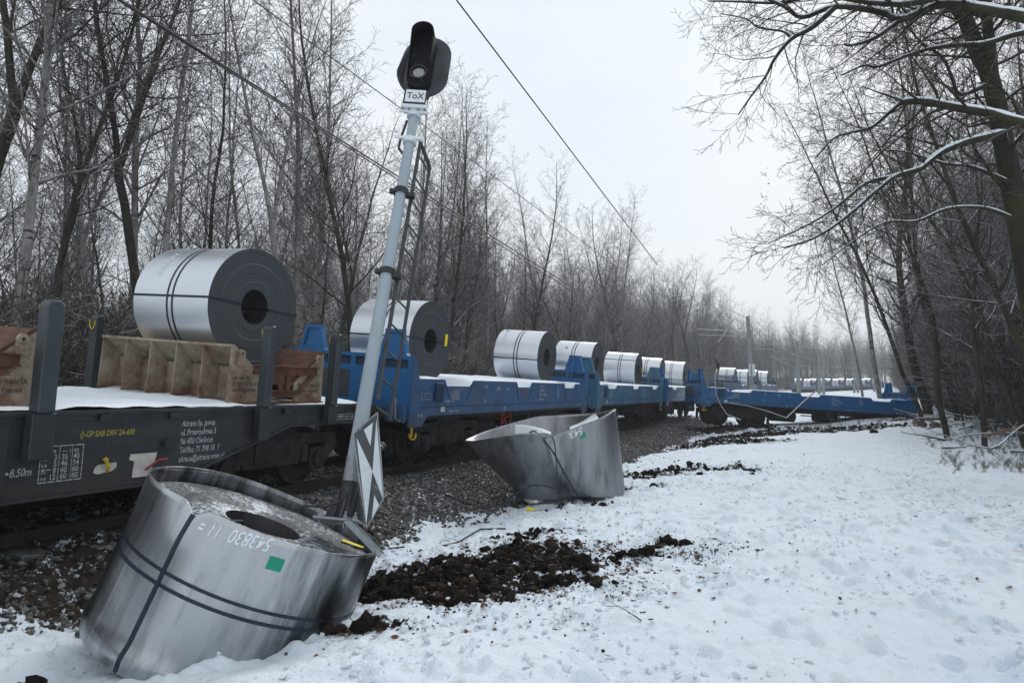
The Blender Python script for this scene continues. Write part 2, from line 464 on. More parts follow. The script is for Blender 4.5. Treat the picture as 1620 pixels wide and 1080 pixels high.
def bark_mat(name, dark, light, kind='dark', snow=0.5, moss=None):
    m, nt, b = nodes(name)
    v = coords(nt, (1, 1, 0.35))
    n1 = noise(nt, v, 7, 6, 0.65)
    c = ramp(nt, n1, [(0.32, dark), (0.68, light)])
    if kind == 'birch':
        vv = coords(nt, (1.0, 1.0, 5.0))
        n2 = noise(nt, vv, 2.2, 5, 0.7)
        c = mixc(nt, ramp(nt, n2, [(0.56, 0.0), (0.63, 1.0)]), c, (0.035, 0.032, 0.03))
    if moss:
        n3 = noise(nt, coords(nt), 1.3, 5, 0.6)
        c = mixc(nt, ramp(nt, n3, [(0.47, 0.0), (0.62, 0.8)]), c, moss)
    if snow:
        g = nt.nodes.new('ShaderNodeNewGeometry'); sp = nt.nodes.new('ShaderNodeSeparateXYZ')
        nt.links.new(g.outputs['Normal'], sp.inputs[0])
        ns = noise(nt, coords(nt), 3.0, 6, 0.75)
        # driven snow: on top of limbs and in specks on the windward side
        wz = math_(nt, 'ADD', sp.outputs['Z'], math_(nt, 'MULTIPLY', sp.outputs['X'], -0.30))
        k = math_(nt, 'MULTIPLY', wz, math_(nt, 'MULTIPLY', ns, 2.0))
        f = ramp(nt, k, [(0.55, 0.0), (0.75, snow)])
        c = mixc(nt, f, c, (0.74, 0.78, 0.82))
    nt.links.new(c, b.inputs['Base Color'])
    b.inputs['Roughness'].default_value = 0.9
    b.inputs['Specular IOR Level'].default_value = 0.15
    bump(nt, b, n1, 0.5, 0.03)
    return m
M['bark'] = bark_mat('dark_bark', (0.022, 0.019, 0.016), (0.068, 0.060, 0.050), moss=(0.045, 0.048, 0.026), snow=0.9)
M['bark_moss'] = bark_mat('mossy_bark', (0.018, 0.016, 0.013), (0.050, 0.045, 0.034), moss=(0.050, 0.050, 0.024), snow=0.7)
M['birch'] = bark_mat('birch_bark', (0.13, 0.125, 0.12), (0.33, 0.32, 0.305), 'birch', snow=0.5)
M['twig'] = bark_mat('grey_brown_twig', (0.050, 0.042, 0.036), (0.115, 0.098, 0.085), snow=0.6)
M['twig_birch'] = bark_mat('red_brown_birch_twig', (0.058, 0.043, 0.038), (0.125, 0.098, 0.088), snow=0.7)
M['twig_near'] = bark_mat('near_twig', (0.016, 0.014, 0.011), (0.040, 0.034, 0.025), snow=0.25, moss=(0.045, 0.050, 0.020))

# ------------------------------------------------------------------ text
def text_mesh(body, size, mat, name='lettering', align='LEFT', bold=0.0, shear=0.0, xs=1.0):
    cu = bpy.data.curves.new('t', 'FONT')
    cu.body = body; cu.size = size; cu.align_x = align; cu.offset = bold; cu.shear = shear
    cu.space_line = 1.05
    ob = bpy.data.objects.new('t', cu)
    C.objects.link(ob)
    bpy.context.view_layer.update()
    me = bpy.data.meshes.new_from_object(ob.evaluated_get(bpy.context.evaluated_depsgraph_get()))
    bpy.data.objects.remove(ob); bpy.data.curves.remove(cu)
    me.materials.clear(); me.materials.append(mat)
    if xs != 1.0:
        for v in me.vertices: v.co.x *= xs
    me.name = name
    return me
# text in a thing's local x-z plane looking towards -y
def side_text(parent, body, size, x, z, y, mat, name='lettering', align='LEFT', bold=0.0, xs=1.0, rot=0.0, shear=0.0):
    me = text_mesh(body, size, mat, name, align, bold, shear, xs)
    return link(name, me, parent, Matrix.Translation((x, y, z)) @ Matrix.Rotation(rot, 4, 'Y') @ Matrix.Rotation(pi / 2, 4, 'X'))

# ------------------------------------------------------------------ ground
ST, CT = 0.9107, 0.4131
_pp = np.array([-80, -30, -16, -13, -11.2, -10.7, -9.6, -8.3, -7.0, -6.6, -5.5, -4.9, -4.0, -2.9, -1.5, 60])
_pz = np.array([0.2, 0.15, 0.0, -0.10, 0.10, 0.26, 0.24, 0.15, 0.05, -0.02, -0.30, -0.33, -0.20, -0.05, 0.0, 0.0])
_ry = np.array([-50, 42, 65, 80, 150, 200, 400, 1200])
_rz = np.array([0, 0, .4, .55, 1.02, 2.05, 4.5, 8])
CRATER = [(-.85, 6.9, .70, .90, .85), (.10, 7.6, .80, .65, .72), (-.42, 6.15, .65, .40, .70), (.55, 7.0, .55, .45, .55), (1.90, 7.95, .26, .16, .85), (1.25, 7.4, .5, .16, .62),
          (-1.15, 5.25, .28, .10, .9), (.35, 6.55, .4, .22, .62), (-.1, 7.2, 1.9, 1.8, .42), (1.6, 7.7, 1.1, .5, .40), (-1.2, 5.35, .8, .25, .42), (-1.35, 6.6, .35, .6, 1.0), (.1, 8.9, .8, .28, .42),
          (3.2, 14.6, .9, .45, .62), (4.6, 15.6, 1.2, .6, .68), (2.9, 15.8, 1.0, 1.0, .62), (7.5, 24.5, 3.0, 1.6, .62), (13.5, 29.5, 4.5, 1.3, .60), (18.3, 31.2, 1.6, .6, .9), (9.5, 28.0, 2.5, 1.6, .85), (10.5, 32.4, 2.6, 1.3, .95),
          (1.55, 13.1, 1.5, .5, .8), (.75, 11.2, 1.2, .25, .5), (-3.3, 4.6, .3, .2, .75)]
def ground_fields(x, y):
    p = x * ST - y * CT
    base = np.interp(p, _pp, _pz) + np.interp(y, _ry, _rz)
    k = sstep(50, 70, y)                         # far away the line bends off: level ground there
    base = base * (1 - k) + (np.interp(y, _ry, _rz) + 0.02) * k
    bank = sstep(11.5, 19, x) * sstep(20, 33, y) * 0.52 + sstep(0, 8, x - 0.62 * y - 2.0) * 0.25
    base = base + bank + 0.30 * np.exp(-((x - 10.3) / 2.6) ** 2 - ((y - 33.2) / 1.8) ** 2)
    dirt = np.zeros_like(x)
    wx = (fbm(x * 2.1, y * 2.1, 5, 5, .6) - .5) * 1.5; wy = (fbm(x * 2.1, y * 2.1, 5, 9, .6) - .5) * 1.5
    for (cx, cy, rx, ry, a) in CRATER:
        sc = min(1.0, max(rx, ry))
        d = np.sqrt(((x + wx * sc - cx) / rx) ** 2 + ((y + wy * sc - cy) / ry) ** 2)
        dirt = np.maximum(dirt, a * (1 - sstep(0.55, 1.15, d)))
    edge = -5.25 + (fbm(x * .9, y * .9, 3, 31) - .5) * 1.3
    grav = (1 - sstep(-0.25, 0.35, p - edge)) * sstep(-12.2, -11.2, p) * (1 - sstep(38, 46, y))
    near_l = sstep(5.5, 6.1, y + (fbm(x * 2, y * 2, 3, 63) - .5) * .8)                  # snow lies on the shoulder close to the fallen coil
    grav = grav * np.where(p > -7.2, near_l, 1.0)
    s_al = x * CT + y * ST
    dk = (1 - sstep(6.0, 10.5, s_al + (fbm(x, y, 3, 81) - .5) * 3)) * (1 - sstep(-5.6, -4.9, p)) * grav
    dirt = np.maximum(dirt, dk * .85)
    return base, dirt, grav, p
def ground_z(x, y, detail=True):
    x = np.asarray(x, float); y = np.asarray(y, float)
    base, dirt, grav, p = ground_fields(x, y)
    near = 1 - sstep(18, 60, y)
    snow_h = (fbm(x * .55, y * .55, 3, 1) - .5) * 0.12 + (fbm(x * 2.3, y * 2.3, 4, 3) - .5) * 0.13 * near
    if detail:
        snow_h = snow_h + ((fbm(x * 7, y * 7, 4, 7, 0.6) - .5) * 0.075 + np.maximum(0, fbm(x * 4.5, y * 4.5, 3, 71) - .62) * 0.30) * near
    rough = (fbm(x * 5, y * 5, 4, 13, 0.65) - .5)
    h = base + snow_h * (1 - 0.6 * grav)
    h = h + dirt * (rough * 0.42 - 0.03) + grav * rough * 0.05
    return h
def footprint_field(x, y, rng):
    h = np.zeros_like(x)
    for i in range(420):
        # trodden band wandering along the path
        s_ = rng.uniform(2.6, 26); lane = rng.choice([0.6, 1.6, 2.6, -0.5, 3.6], p=[.1, .3, .4, .05, .15])
        p_ = lane + rng.normal() * 0.45
        cx, cy = s_ * CT * 0.95 + p_ * ST, s_ * ST - p_ * CT
        a = TYAW + rng.normal() * 0.4
        m = (np.abs(x - cx) < 0.35) & (np.abs(y - cy) < 0.35)
        if not m.any(): continue
        dx, dy = x[m] - cx, y[m] - cy
        u = dx * cos(a) + dy * sin(a); v = -dx * sin(a) + dy * cos(a)
        d = np.sqrt((u / 0.15) ** 2 + (v / 0.065) ** 2)
        h[m] += -0.055 * (1 - sstep(0.6, 1.05, d)) + 0.020 * np.exp(-((d - 1.3) / 0.25) ** 2)
    return h
def axis_pts(lo, fine_lo, fine_hi, hi, step, grow=1.07):
    a = list(np.arange(fine_lo, fine_hi, step))
    s_ = step; v = fine_hi
    while v < hi: a.append(v); s_ *= grow; v += s_
    a.append(hi)
    s_ = step; v = fine_lo - step
    b = []
    while v > lo: b.append(v); s_ *= grow; v -= s_
    b.append(lo)
    return np.array(b[::-1] + a)
def make_ground():
    xs = axis_pts(-700, -4.6, 6.5, 900, 0.028, 1.022)
    ys = axis_pts(-120, 3.2, 11.0, 1400, 0.028, 1.016)
    X, Y = np.meshgrid(xs, ys)
    Z = ground_z(X, Y) + footprint_field(X, Y, np.random.default_rng(4))
    _, D, G, P = ground_fields(X, Y)
    ny, nx = X.shape
    co = np.stack([X, Y, Z], -1).reshape(-1, 3)
    idx = np.arange(nx * ny).reshape(ny, nx)
    q = np.stack([idx[:-1, :-1], idx[:-1, 1:], idx[1:, 1:], idx[1:, :-1]], -1).reshape(-1, 4)
    me = bpy.data.meshes.new('ground')
    me.vertices.add(len(co)); me.vertices.foreach_set('co', co.ravel())
    me.loops.add(q.size); me.loops.foreach_set('vertex_index', q.ravel())
    me.polygons.add(len(q)); me.polygons.foreach_set('loop_start', np.arange(0, q.size, 4)); me.polygons.foreach_set('loop_total', np.full(len(q), 4))
    me.polygons.foreach_set('use_smooth', np.ones(len(q), bool))
    me.update()
    PTH = np.exp(-((P - 2.2 - 0.5 * np.sin(Y * .35)) / 0.75) ** 2) * sstep(2, 4, Y) * (1 - sstep(24, 34, Y))
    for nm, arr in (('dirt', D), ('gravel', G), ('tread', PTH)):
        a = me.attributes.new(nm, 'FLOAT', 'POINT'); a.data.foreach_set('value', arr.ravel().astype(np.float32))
    m, nt, b = nodes('snowy_ground')
    v = coords(nt)
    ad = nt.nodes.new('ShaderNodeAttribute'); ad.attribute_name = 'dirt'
    ag = nt.nodes.new('ShaderNodeAttribute'); ag.attribute_name = 'gravel'
    n1 = noise(nt, v, 0.8, 5, 0.6); n2 = noise(nt, v, 9, 6, 0.72); n3 = noise(nt, v, 38, 4, 0.7); n4 = noise(nt, v, 2.2, 6, 0.7)
    snow = ramp(nt, n1, [(0.3, (0.72, 0.80, 0.885)), (0.7, (0.79, 0.85, 0.91))])
    # grit trodden into the snow
    at_ = nt.nodes.new('ShaderNodeAttribute'); at_.attribute_name = 'tread'
    grit = math_(nt, 'MULTIPLY', ramp(nt, n2, [(0.50, 0.0), (0.68, 1.0)]), ramp(nt, math_(nt, 'ADD', n4, math_(nt, 'MULTIPLY', at_.outputs['Fac'], 0.24)), [(0.52, 0.0), (0.70, 0.8)]))
    snow = mixc(nt, grit, snow, (0.36, 0.33, 0.29))
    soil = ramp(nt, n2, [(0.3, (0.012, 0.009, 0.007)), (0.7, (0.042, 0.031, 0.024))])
    stone = ramp(nt, n3, [(0.3, (0.020, 0.019, 0.018)), (0.5, (0.065, 0.062, 0.06)), (0.72, (0.20, 0.20, 0.195))])
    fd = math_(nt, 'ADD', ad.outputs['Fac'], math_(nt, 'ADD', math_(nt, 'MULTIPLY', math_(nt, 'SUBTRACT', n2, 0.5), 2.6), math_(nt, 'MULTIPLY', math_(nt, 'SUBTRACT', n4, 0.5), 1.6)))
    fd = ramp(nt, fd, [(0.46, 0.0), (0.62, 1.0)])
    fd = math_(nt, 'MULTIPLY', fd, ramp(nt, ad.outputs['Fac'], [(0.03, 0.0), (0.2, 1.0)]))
    fg = math_(nt, 'ADD', ag.outputs['Fac'], math_(nt, 'ADD', math_(nt, 'MULTIPLY', math_(nt, 'SUBTRACT', n2, 0.5), 3.2), math_(nt, 'MULTIPLY', math_(nt, 'SUBTRACT', n4, 0.5), 2.4)))
    fg = ramp(nt, fg, [(0.50, 0.0), (0.72, 1.0)])
    fg = math_(nt, 'MULTIPLY', fg, ramp(nt, ag.outputs['Fac'], [(0.02, 0.0), (0.2, 1.0)]))
    c = mixc(nt, fg, snow, stone)
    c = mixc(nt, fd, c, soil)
    nt.links.new(c, b.inputs['Base Color'])
    b.inputs['Roughness'].default_value = 0.88
    b.inputs['Specular IOR Level'].default_value = 0.2
    hh = math_(nt, 'ADD', n3, math_(nt, 'MULTIPLY', n2, 1.5))
    bump(nt, b, hh, 0.8, 0.02)
    me.materials.append(m)
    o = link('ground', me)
    tag(o, 'snow covered ground beside the railway with trodden path', kind='structure')
make_ground()

# ------------------------------------------------------------------ geometry-nodes scatter (only for uncountable stuff)
def scatter(name, pts, protos, label, cat=None):
    """pts: array of x,y,z,rx,rz,scale,proto"""
    pts = np.array(pts, np.float32)
    me = bpy.data.meshes.new(name)
    me.vertices.add(len(pts)); me.vertices.foreach_set('co', pts[:, :3].ravel())
    a = me.attributes.new('rot', 'FLOAT_VECTOR', 'POINT')
    r = np.zeros((len(pts), 3), np.float32); r[:, 0] = pts[:, 3]; r[:, 2] = pts[:, 4]
    a.data.foreach_set('vector', r.ravel())
    a = me.attributes.new('scl', 'FLOAT', 'POINT'); a.data.foreach_set('value', pts[:, 5])
    a = me.attributes.new('pid', 'INT', 'POINT'); a.data.foreach_set('value', pts[:, 6].astype(np.int32))
    me.update()
    o = link(name, me)
    ng = bpy.data.node_groups.new(name, 'GeometryNodeTree')
    ng.interface.new_socket('Geometry', in_out='INPUT', socket_type='NodeSocketGeometry')
    ng.interface.new_socket('Geometry', in_out='OUTPUT', socket_type='NodeSocketGeometry')
    L = ng.links
    gi = ng.nodes.new('NodeGroupInput'); go = ng.nodes.new('NodeGroupOutput')
    mp = ng.nodes.new('GeometryNodeMeshToPoints')
    L.new(gi.outputs[0], mp.inputs['Mesh'])
    iop = ng.nodes.new('GeometryNodeInstanceOnPoints')
    g2i = ng.nodes.new('GeometryNodeGeometryToInstance')
    for p in protos[::-1]:
        oi = ng.nodes.new('GeometryNodeObjectInfo'); oi.inputs['Object'].default_value = p
        oi.inputs['As Instance'].default_value = True
        L.new(oi.outputs['Geometry'], g2i.inputs[0])
    L.new(mp.outputs[0], iop.inputs['Points'])
    L.new(g2i.outputs[0], iop.inputs['Instance'])
    iop.inputs['Pick Instance'].default_value = True
    for nm, t, sock in (('pid', 'INT', 'Instance Index'), ('rot', 'FLOAT_VECTOR', 'Rotation'), ('scl', 'FLOAT', 'Scale')):
        na = ng.nodes.new('GeometryNodeInputNamedAttribute'); na.data_type = t; na.inputs['Name'].default_value = nm
        src = na.outputs['Attribute']
        L.new(src, iop.inputs[sock])
    L.new(iop.outputs[0], go.inputs[0])
    md = o.modifiers.new('scatter', 'NODES'); md.node_group = ng
    tag(o, label, cat, kind='stuff')
    return o
def proto(name, me):
    return bpy.data.objects.new(name, me)     # never linked to the scene: only instanced

# ------------------------------------------------------------------ track
def make_track():
    tr = empty('railway_track', TM.copy(), 'steel rails and snowed sleepers under the derailed train', None)
    tag(tr, kind='structure')
    for yy in (-0.7525, 0.7525):
        m = MB()
        prof = [(-0.075, -0.172), (0.075, -0.172), (0.07, -0.158), (0.012, -0.145), (0.012, -0.045), (0.036, -0.035), (0.036, 0.0), (-0.036, 0.0), (-0.036, -0.035), (-0.012, -0.045), (-0.012, -0.145), (-0.07, -0.158)]
        m.prism([(yy + a, b) for a, b in prof], -14, 44, axis='x')
        m.build('rail', M['rail'], tr)
    mb = MB().prism([(-1.3, -0.36), (1.3, -0.36), (1.3, -0.172), (0.9, -0.172), (0.5, -0.2), (-0.5, -0.2), (-0.9, -0.172), (-1.3, -0.172)], -0.13, 0.13, axis='x')
    me = mb.mesh('sleeper', M['wood_sleeper'])
    for i in range(70):
        link('sleeper', me, tr, Matrix.Translation((-4 + i * 0.6, 0, 0)))
make_track()

# ------------------------------------------------------------------ bogie
def bogie(parent, x, flip=1):
    bg = MB()
    # bolster and cross members
    bg.box(-0.22, 0.22, -1.0, 1.0, 0.52, 0.86)
    bg.box(-1.3, -1.18, -0.95, 0.95, 0.55, 0.72).box(1.18, 1.3, -0.95, 0.95, 0.55, 0.72)
    b = bg.build('bogie', M['under'], parent, Matrix.Translation((x, 0, 0)))
    for s in (-1, 1):
        fr = MB()
        poly = [(-1.38, 0.62), (-1.30, 0.50), (-1.16, 0.50), (-1.14, 0.68), (-0.66, 0.68), (-0.52, 0.40), (0.52, 0.40), (0.66, 0.68), (1.14, 0.68), (1.16, 0.50), (1.30, 0.50), (1.38, 0.62), (1.34, 0.82), (0.5, 0.86), (0.3, 0.94), (-0.3, 0.94), (-0.5, 0.86), (-1.34, 0.82)]
        fr.prism(poly, s * 0.98, s * 1.12, axis='y')
        fr.box(-0.35, 0.35, s * 1.12 - 0.02, s * 1.12 + 0.05, 0.45, 0.80)
        for k in (-0.9, 0.9):   # springs
            for d in (-0.25, 0.25):
                fr.tube([(k + d, s * 1.10, 0.42), (k + d, s * 1.10, 0.68)], 0.075, 8)
        for k in (-1.5, 1.5):   # brake rigging
            fr.box(k - 0.05, k + 0.05, s * 0.72 - 0.05, s * 0.72 + 0.05, 0.2, 0.75)
        fr.build('side_frame', M['under'], b)
        for k in (-0.9, 0.9):
            w = MB()
            r = 0.46
            w.lathe([(0.0, s * 0.815), (0.17, s * 0.82), (0.19, s * 0.79), (0.38, s * 0.775), (0.40, s * 0.82), (r - 0.02, s * 0.82), (r, s * 0.80), (r + 0.005, s * 0.71), (r + 0.035, s * 0.70), (r + 0.035, s * 0.675), (0.0, s * 0.675)], 28, axis='y')
            w.build('wheel', M['wheel'], b, Matrix.Translation((k, 0, 0.46)))
            a = MB()
            a.box(k - 0.17, k + 0.17, s * 0.95, s * 1.17, 0.31, 0.62)
            a.lathe([(0.0, 0.0), (0.10, 0.0), (0.12, 0.02), (0.12, 0.06), (0.0, 0.06)], 16, axis='y')
            for i in range(len(a.v) - 4 * 34, len(a.v)):
                if i < 8: continue
                x_, y_, z_ = a.v[i]; a.v[i] = (x_ + k, s * 1.17 + (y_ * s), z_ + 0.46)
            a.build('axle_box', M['under'], b)
    for k in (-0.9, 0.9):
        MB().tube([(k, -0.9, 0.46), (k, 0.9, 0.46)], 0.08, 10).build('axle', M['wheel'], b)
    return b

def buffers(parent, x, d):
    for s in (-1, 1):
        m = MB()
        m.tube([(x, s * 0.875, 1.06), (x + d * 0.32, s * 0.875, 1.06)], 0.11, 14)
        m.tube([(x + d * 0.32, s * 0.875, 1.06), (x + d * 0.48, s * 0.875, 1.06)], 0.07, 14)
        m.tube([(x + d * 0.48, s * 0.875, 1.06), (x + d * 0.515, s * 0.875, 1.06)], 0.22, 18)
        m.build('buffer', M['under'], parent)
    m = MB()
    m.box(min(x, x + d * 0.12), max(x, x + d * 0.12), -0.2, 0.2, 0.86, 1.12)
    m.tube([(x + d * 0.1, 0, 1.0), (x + d * 0.35, 0, 0.95), (x + d * 0.5, 0, 0.8)], 0.03, 8)
    m.tube([(x + d * 0.05, 0.35, 0.95), (x + d * 0.2, 0.35, 0.7), (x + d * 0.42, 0.2, 0.62), (x + d * 0.55, 0.1, 0.75)], 0.025, 8)
    m.build('coupling', M['under'], parent)

# ------------------------------------------------------------------ dark flat wagon
def snow_sheet(parent, x0, x1, y0, y1, z, seed=0, amp=0.025, step=0.09, edge=0.03, holes=None):
    nx, ny = int((x1 - x0) / step) + 2, int((y1 - y0) / step) + 2
    X, Y = np.meshgrid(np.linspace(x0, x1, nx), np.linspace(y0, y1, ny))
    e = np.minimum(np.minimum(X - x0, x1 - X), np.minimum(Y - y0, y1 - Y))
    Z = z + (fbm(X * 2.2, Y * 2.2, 4, 40 + seed) - .35) * amp * 2 + edge * sstep(0, 0.12, e)
    if holes is not None: Z = holes(X, Y, Z)
    m = MB()
    vs = [(a, b, c) for a, b, c in zip(X.ravel(), Y.ravel(), Z.ravel())]
    fs = [(j * nx + i, j * nx + i + 1, (j + 1) * nx + i + 1, (j + 1) * nx + i) for j in range(ny - 1) for i in range(nx - 1)]
    m.add(vs, fs, 0, True)
    return m.build('snow_cover', M['snow'], parent, fix=False)

def dark_wagon():
    w = empty('flat_wagon', TM.copy(), 'dark grey flat wagon with stake posts and white lettering on its side', 'wagon')
    m = MB()
    # fish-bellied side girders
    for s in (-1, 1):
        y0, y1 = (s * 1.42, s * 1.40)
        poly = [(-9.0, 1.27), (9.35, 1.27), (9.35, 1.02), (7.45, 1.02), (6.05, 0.60), (5.9, 0.48), (-5.5, 0.48), (-7.0, 1.02), (-9.0, 1.02)]
        m.prism(poly, y0, y1, axis='y')
    m.build('side_girder', M['dark_paint'], w)
    f = MB()
    for s in (-1, 1):
        a, b = sorted((s * 1.455, s * 1.30))
        f.box(-9.0, 9.37, a, b, 1.262, 1.298)                    # top lip
        f.box(-9.0, 9.37, *sorted((s * 1.44, s * 1.395)), 1.17, 1.185)    # rolled step
        f.box(-5.5, 5.9, a, b, 0.455, 0.482)                      # bottom flange
        f.prism([(5.9, 0.455), (6.06, 0.58), (7.46, 1.0), (9.37, 1.0), (9.37, 1.022), (7.44, 1.022), (6.04, 0.602), (5.89, 0.482)], a, b, axis='y')
    f.build('flange', M['dark_paint'], w)
    MB().box(-9.0, 9.3, -1.38, 1.38, 1.20, 1.29).build('floor', M['under'], w)
    MB().box(9.3, 9.42, -1.36, 1.36, 0.86, 1.28).build('headstock', M['dark_paint'], w)
    u = MB()
    u.box(-8.8, 9.2, -0.35, 0.35, 0.9, 1.19); u.box(-1, 5.0, -0.9, 0.9, 0.55, 0.9)
    u.build('centre_sill', M['under'], w)
    # vertical web stiffeners
    for x in (5.55, 4.72, 3.75, 8.9, 7.35):
        z0 = 1.12 if x in (5.55, 8.9) else 0.9
        MB().box(x - 0.05, x + 0.05, -1.462, -1.421, 1.02 if x > 5 else 0.5, 1.168).build('stiffener', M['dark_paint'], w) if x in (3.75,) else \
        MB().box(x - 0.06, x + 0.06, -1.468, -1.421, 1.19, 1.255).build('stake_pocket', M['dark_paint'], w)
    for x in (5.5,):
        MB().box(x - 0.06, x + 0.06, -1.48, -1.421, 0.86, 0.94).build('cable_hook', M['dark_paint'], w)
    for (x, near, wd) in ((4.03, 1, .082), (6.82, 1, .062), (8.17, 1, .062), (6.55, 0, .065), (3.9, 0, .09), (8.15, 0, .085), (0.6, 1, .09), (1.8, 1, .09), (-2.0, 1, .09)):
        yc = -1.53 if near else 1.53
        st = MB()
        top = 2.36
        st.prism([(x - wd, 1.30), (x + wd, 1.30), (x + wd, top - 0.05), (x + wd * .5, top), (x - wd * .5, top), (x - wd, top - 0.05)], yc - 0.075, yc + 0.075, axis='y')
        so = st.build('stake', M['stake_paint'], w, bevel=0.012)
        k = MB()
        k.box(x - wd - 0.03, x + wd + 0.03, yc - 0.06, yc + 0.06, 0.86 if x < 8 else 1.03, 1.30)
        k.build('stake_socket', M['dark_paint'], w, bevel=0.01)
        # yellow webbing loop over the top
        a = MB()
        pts = []
        for t in range(11):
            th = pi * t / 10
            pts.append((x - wd - 0.012, yc - 0.062 * cos(th), top - 0.075 - 0.13 * sin(th)) if not near else (x - wd * .8 * cos(th), yc + 0.084, top - 0.05 - 0.13 * sin(th)))
        a.tube(pts, 0.009, 6)
        a.build('webbing_loop', M['yellow'], so)
    # lettering
    y = -1.424
    side_text(w, '()-GP SAB DRV 2A-600', 0.085, 4.49, 1.03, y, M['letter_yellow'], xs=0.72, bold=0.0012, shear=0.15)
    side_text(w, 'Altrans Sp. jawna\nul. Przemysłowa 3\n56-400 Oleśnica\nTel/fax: 71 398 18  7\naltrans@altrans.wroc.pl', 0.098, 5.68, 1.085, y, M['letter_white'], xs=0.70, bold=0.0012, shear=0.12)
    side_text(w, '8.50m', 0.105, 3.86, 0.70, y, M['letter_white'], xs=0.75, bold=0.001, shear=0.2)
    for (xa, d) in ((3.80, 1), (4.20, -1)):
        MB().box(xa - 0.035, xa + 0.035, y - 0.001, y, 0.73, 0.737).prism([(xa + d * .035, 0.715), (xa + d * .035, 0.752), (xa + d * .06, 0.7335)], y - 0.001, y).build('arrow_mark', M['letter_white'], w, fix=False)
    # load table
    tb = MB()
    X0, X1, Z0, Z1 = 4.12, 4.54, 0.61, 0.965
    for k in range(5):
        a = X0 + (X1 - X0) * (k + 0.06) / 5; b = X0 + (X1 - X0) * (k + 0.94) / 5
        tb.box(a, b, y - 0.001, y, Z1 - 0.010, Z1).box(a, b, y - 0.001, y, Z0, Z0 + 0.010)
        a = Z0 + (Z1 - Z0) * (k + 0.06) / 5; b = Z0 + (Z1 - Z0) * (k + 0.94) / 5
        tb.box(X0, X0 + 0.008, y - 0.001, y, a, b).box(X1 - 0.008, X1, y - 0.001, y, a, b)
        tb.box(4.30, 4.306, y - 0.001, y, a, b).box(4.425, 4.430, y - 0.001, y, a, b)
    tb.build('load_table_frame', M['letter_white'], w, fix=False)
    side_text(w, 'm', 0.07, 4.225, 0.89, y, M['letter_white'], xs=0.8, bold=0.001)
    side_text(w, '—  t  ±±', 0.06, 4.33, 0.89, y, M['letter_white'], xs=0.75, bold=0.001)
    for i, (a, b, c, d) in enumerate((('a-a', '3', '35', '40'), ('b-b', '5', '46', '54'), ('c-c', '8', '60', '60'), ('d-d', '12', '60', '60'))):
        z = 0.825 - i * 0.063
        side_text(w, a, 0.045, 4.14, z, y, M['letter_white'], xs=0.9, bold=0.0008)
        side_text(w, b, 0.075, 4.285, z, y, M['letter_white'], xs=0.85, bold=0.001, align='RIGHT')
        side_text(w, c, 0.075, 4.325, z, y, M['letter_white'], xs=0.85, bold=0.001)
        side_text(w, d, 0.075, 4.44, z, y, M['letter_white'], xs=0.85, bold=0.001)
    # small marks at the end
    for (xa, xb) in ((8.38, 8.85), (9.02, 9.3)):
        g = MB()
        for z in (1.06, 1.10, 1.14): g.box(xa, xb, y - 0.001, y, z, z + 0.006)
        for k in range(4): g.box(xa + (xb - xa) * k / 3 - 0.003, xa + (xb - xa) * k / 3 + 0.003, y - 0.001, y, 1.06, 1.146)
        g.build('stencil_grid', M['letter_white'], w, fix=False)
    side_text(w, '1.050 ml', 0.035, 8.5, 1.105, y, M['letter_white'], bold=0.001)
    side_text(w, 'REV 2016\n(6) L 04', 0.035, 9.03, 1.108, y, M['letter_white'], bold=0.001)
    # brake changeover levers on white plates
    p = MB(); p.prism([(4.66, 0.655), (4.70, 0.64), (4.86, 0.66), (4.91, 0.70), (4.90, 0.745), (4.70, 0.735), (4.67, 0.70)], y - 0.012, y).build('lever_plate', M['white_plate'], w)
    k = MB(); k.tube([(4.76, y - 0.02, 0.79), (4.775, y - 0.05, 0.75), (4.79, y - 0.05, 0.70), (4.80, y - 0.02, 0.665)], 0.017, 8)
    k.lathe([(0.0, -0.02), (0.028, -0.015), (0.03, 0.0), (0.0, 0.02)], 10, axis='z')
    k2 = len(k.v) - 3 * 20
    for i in range(k2, len(k.v)):
        a_, b_, c_ = k.v[i]; k.v[i] = (a_ + 4.76, b_ + y - 0.035, c_ + 0.795)
    k.build('yellow_lever', M['yellow'], w)
    p = MB(); p.prism([(5.10, 0.56), (5.32, 0.56), (5.34, 0.68), (5.36, 0.72), (5.38, 0.81), (5.06, 0.815), (5.05, 0.755), (5.11, 0.735)], y - 0.012, y).build('lever_plate', M['white_plate'], w)
    k = MB(); k.tube([(5.24, y - 0.03, 0.635), (5.36, y - 0.07, 0.735), (5.47, y - 0.07, 0.735)], 0.014, 8).build('red_lever', M['red'], w)
    bogie(w, 7.5); bogie(w, -6.5)
    buffers(w, 9.42, 1)
    snow_sheet(w, -8.9, 9.2, -1.38, 1.38, 1.292, 1, 0.045)
    return w
dark_wagon()

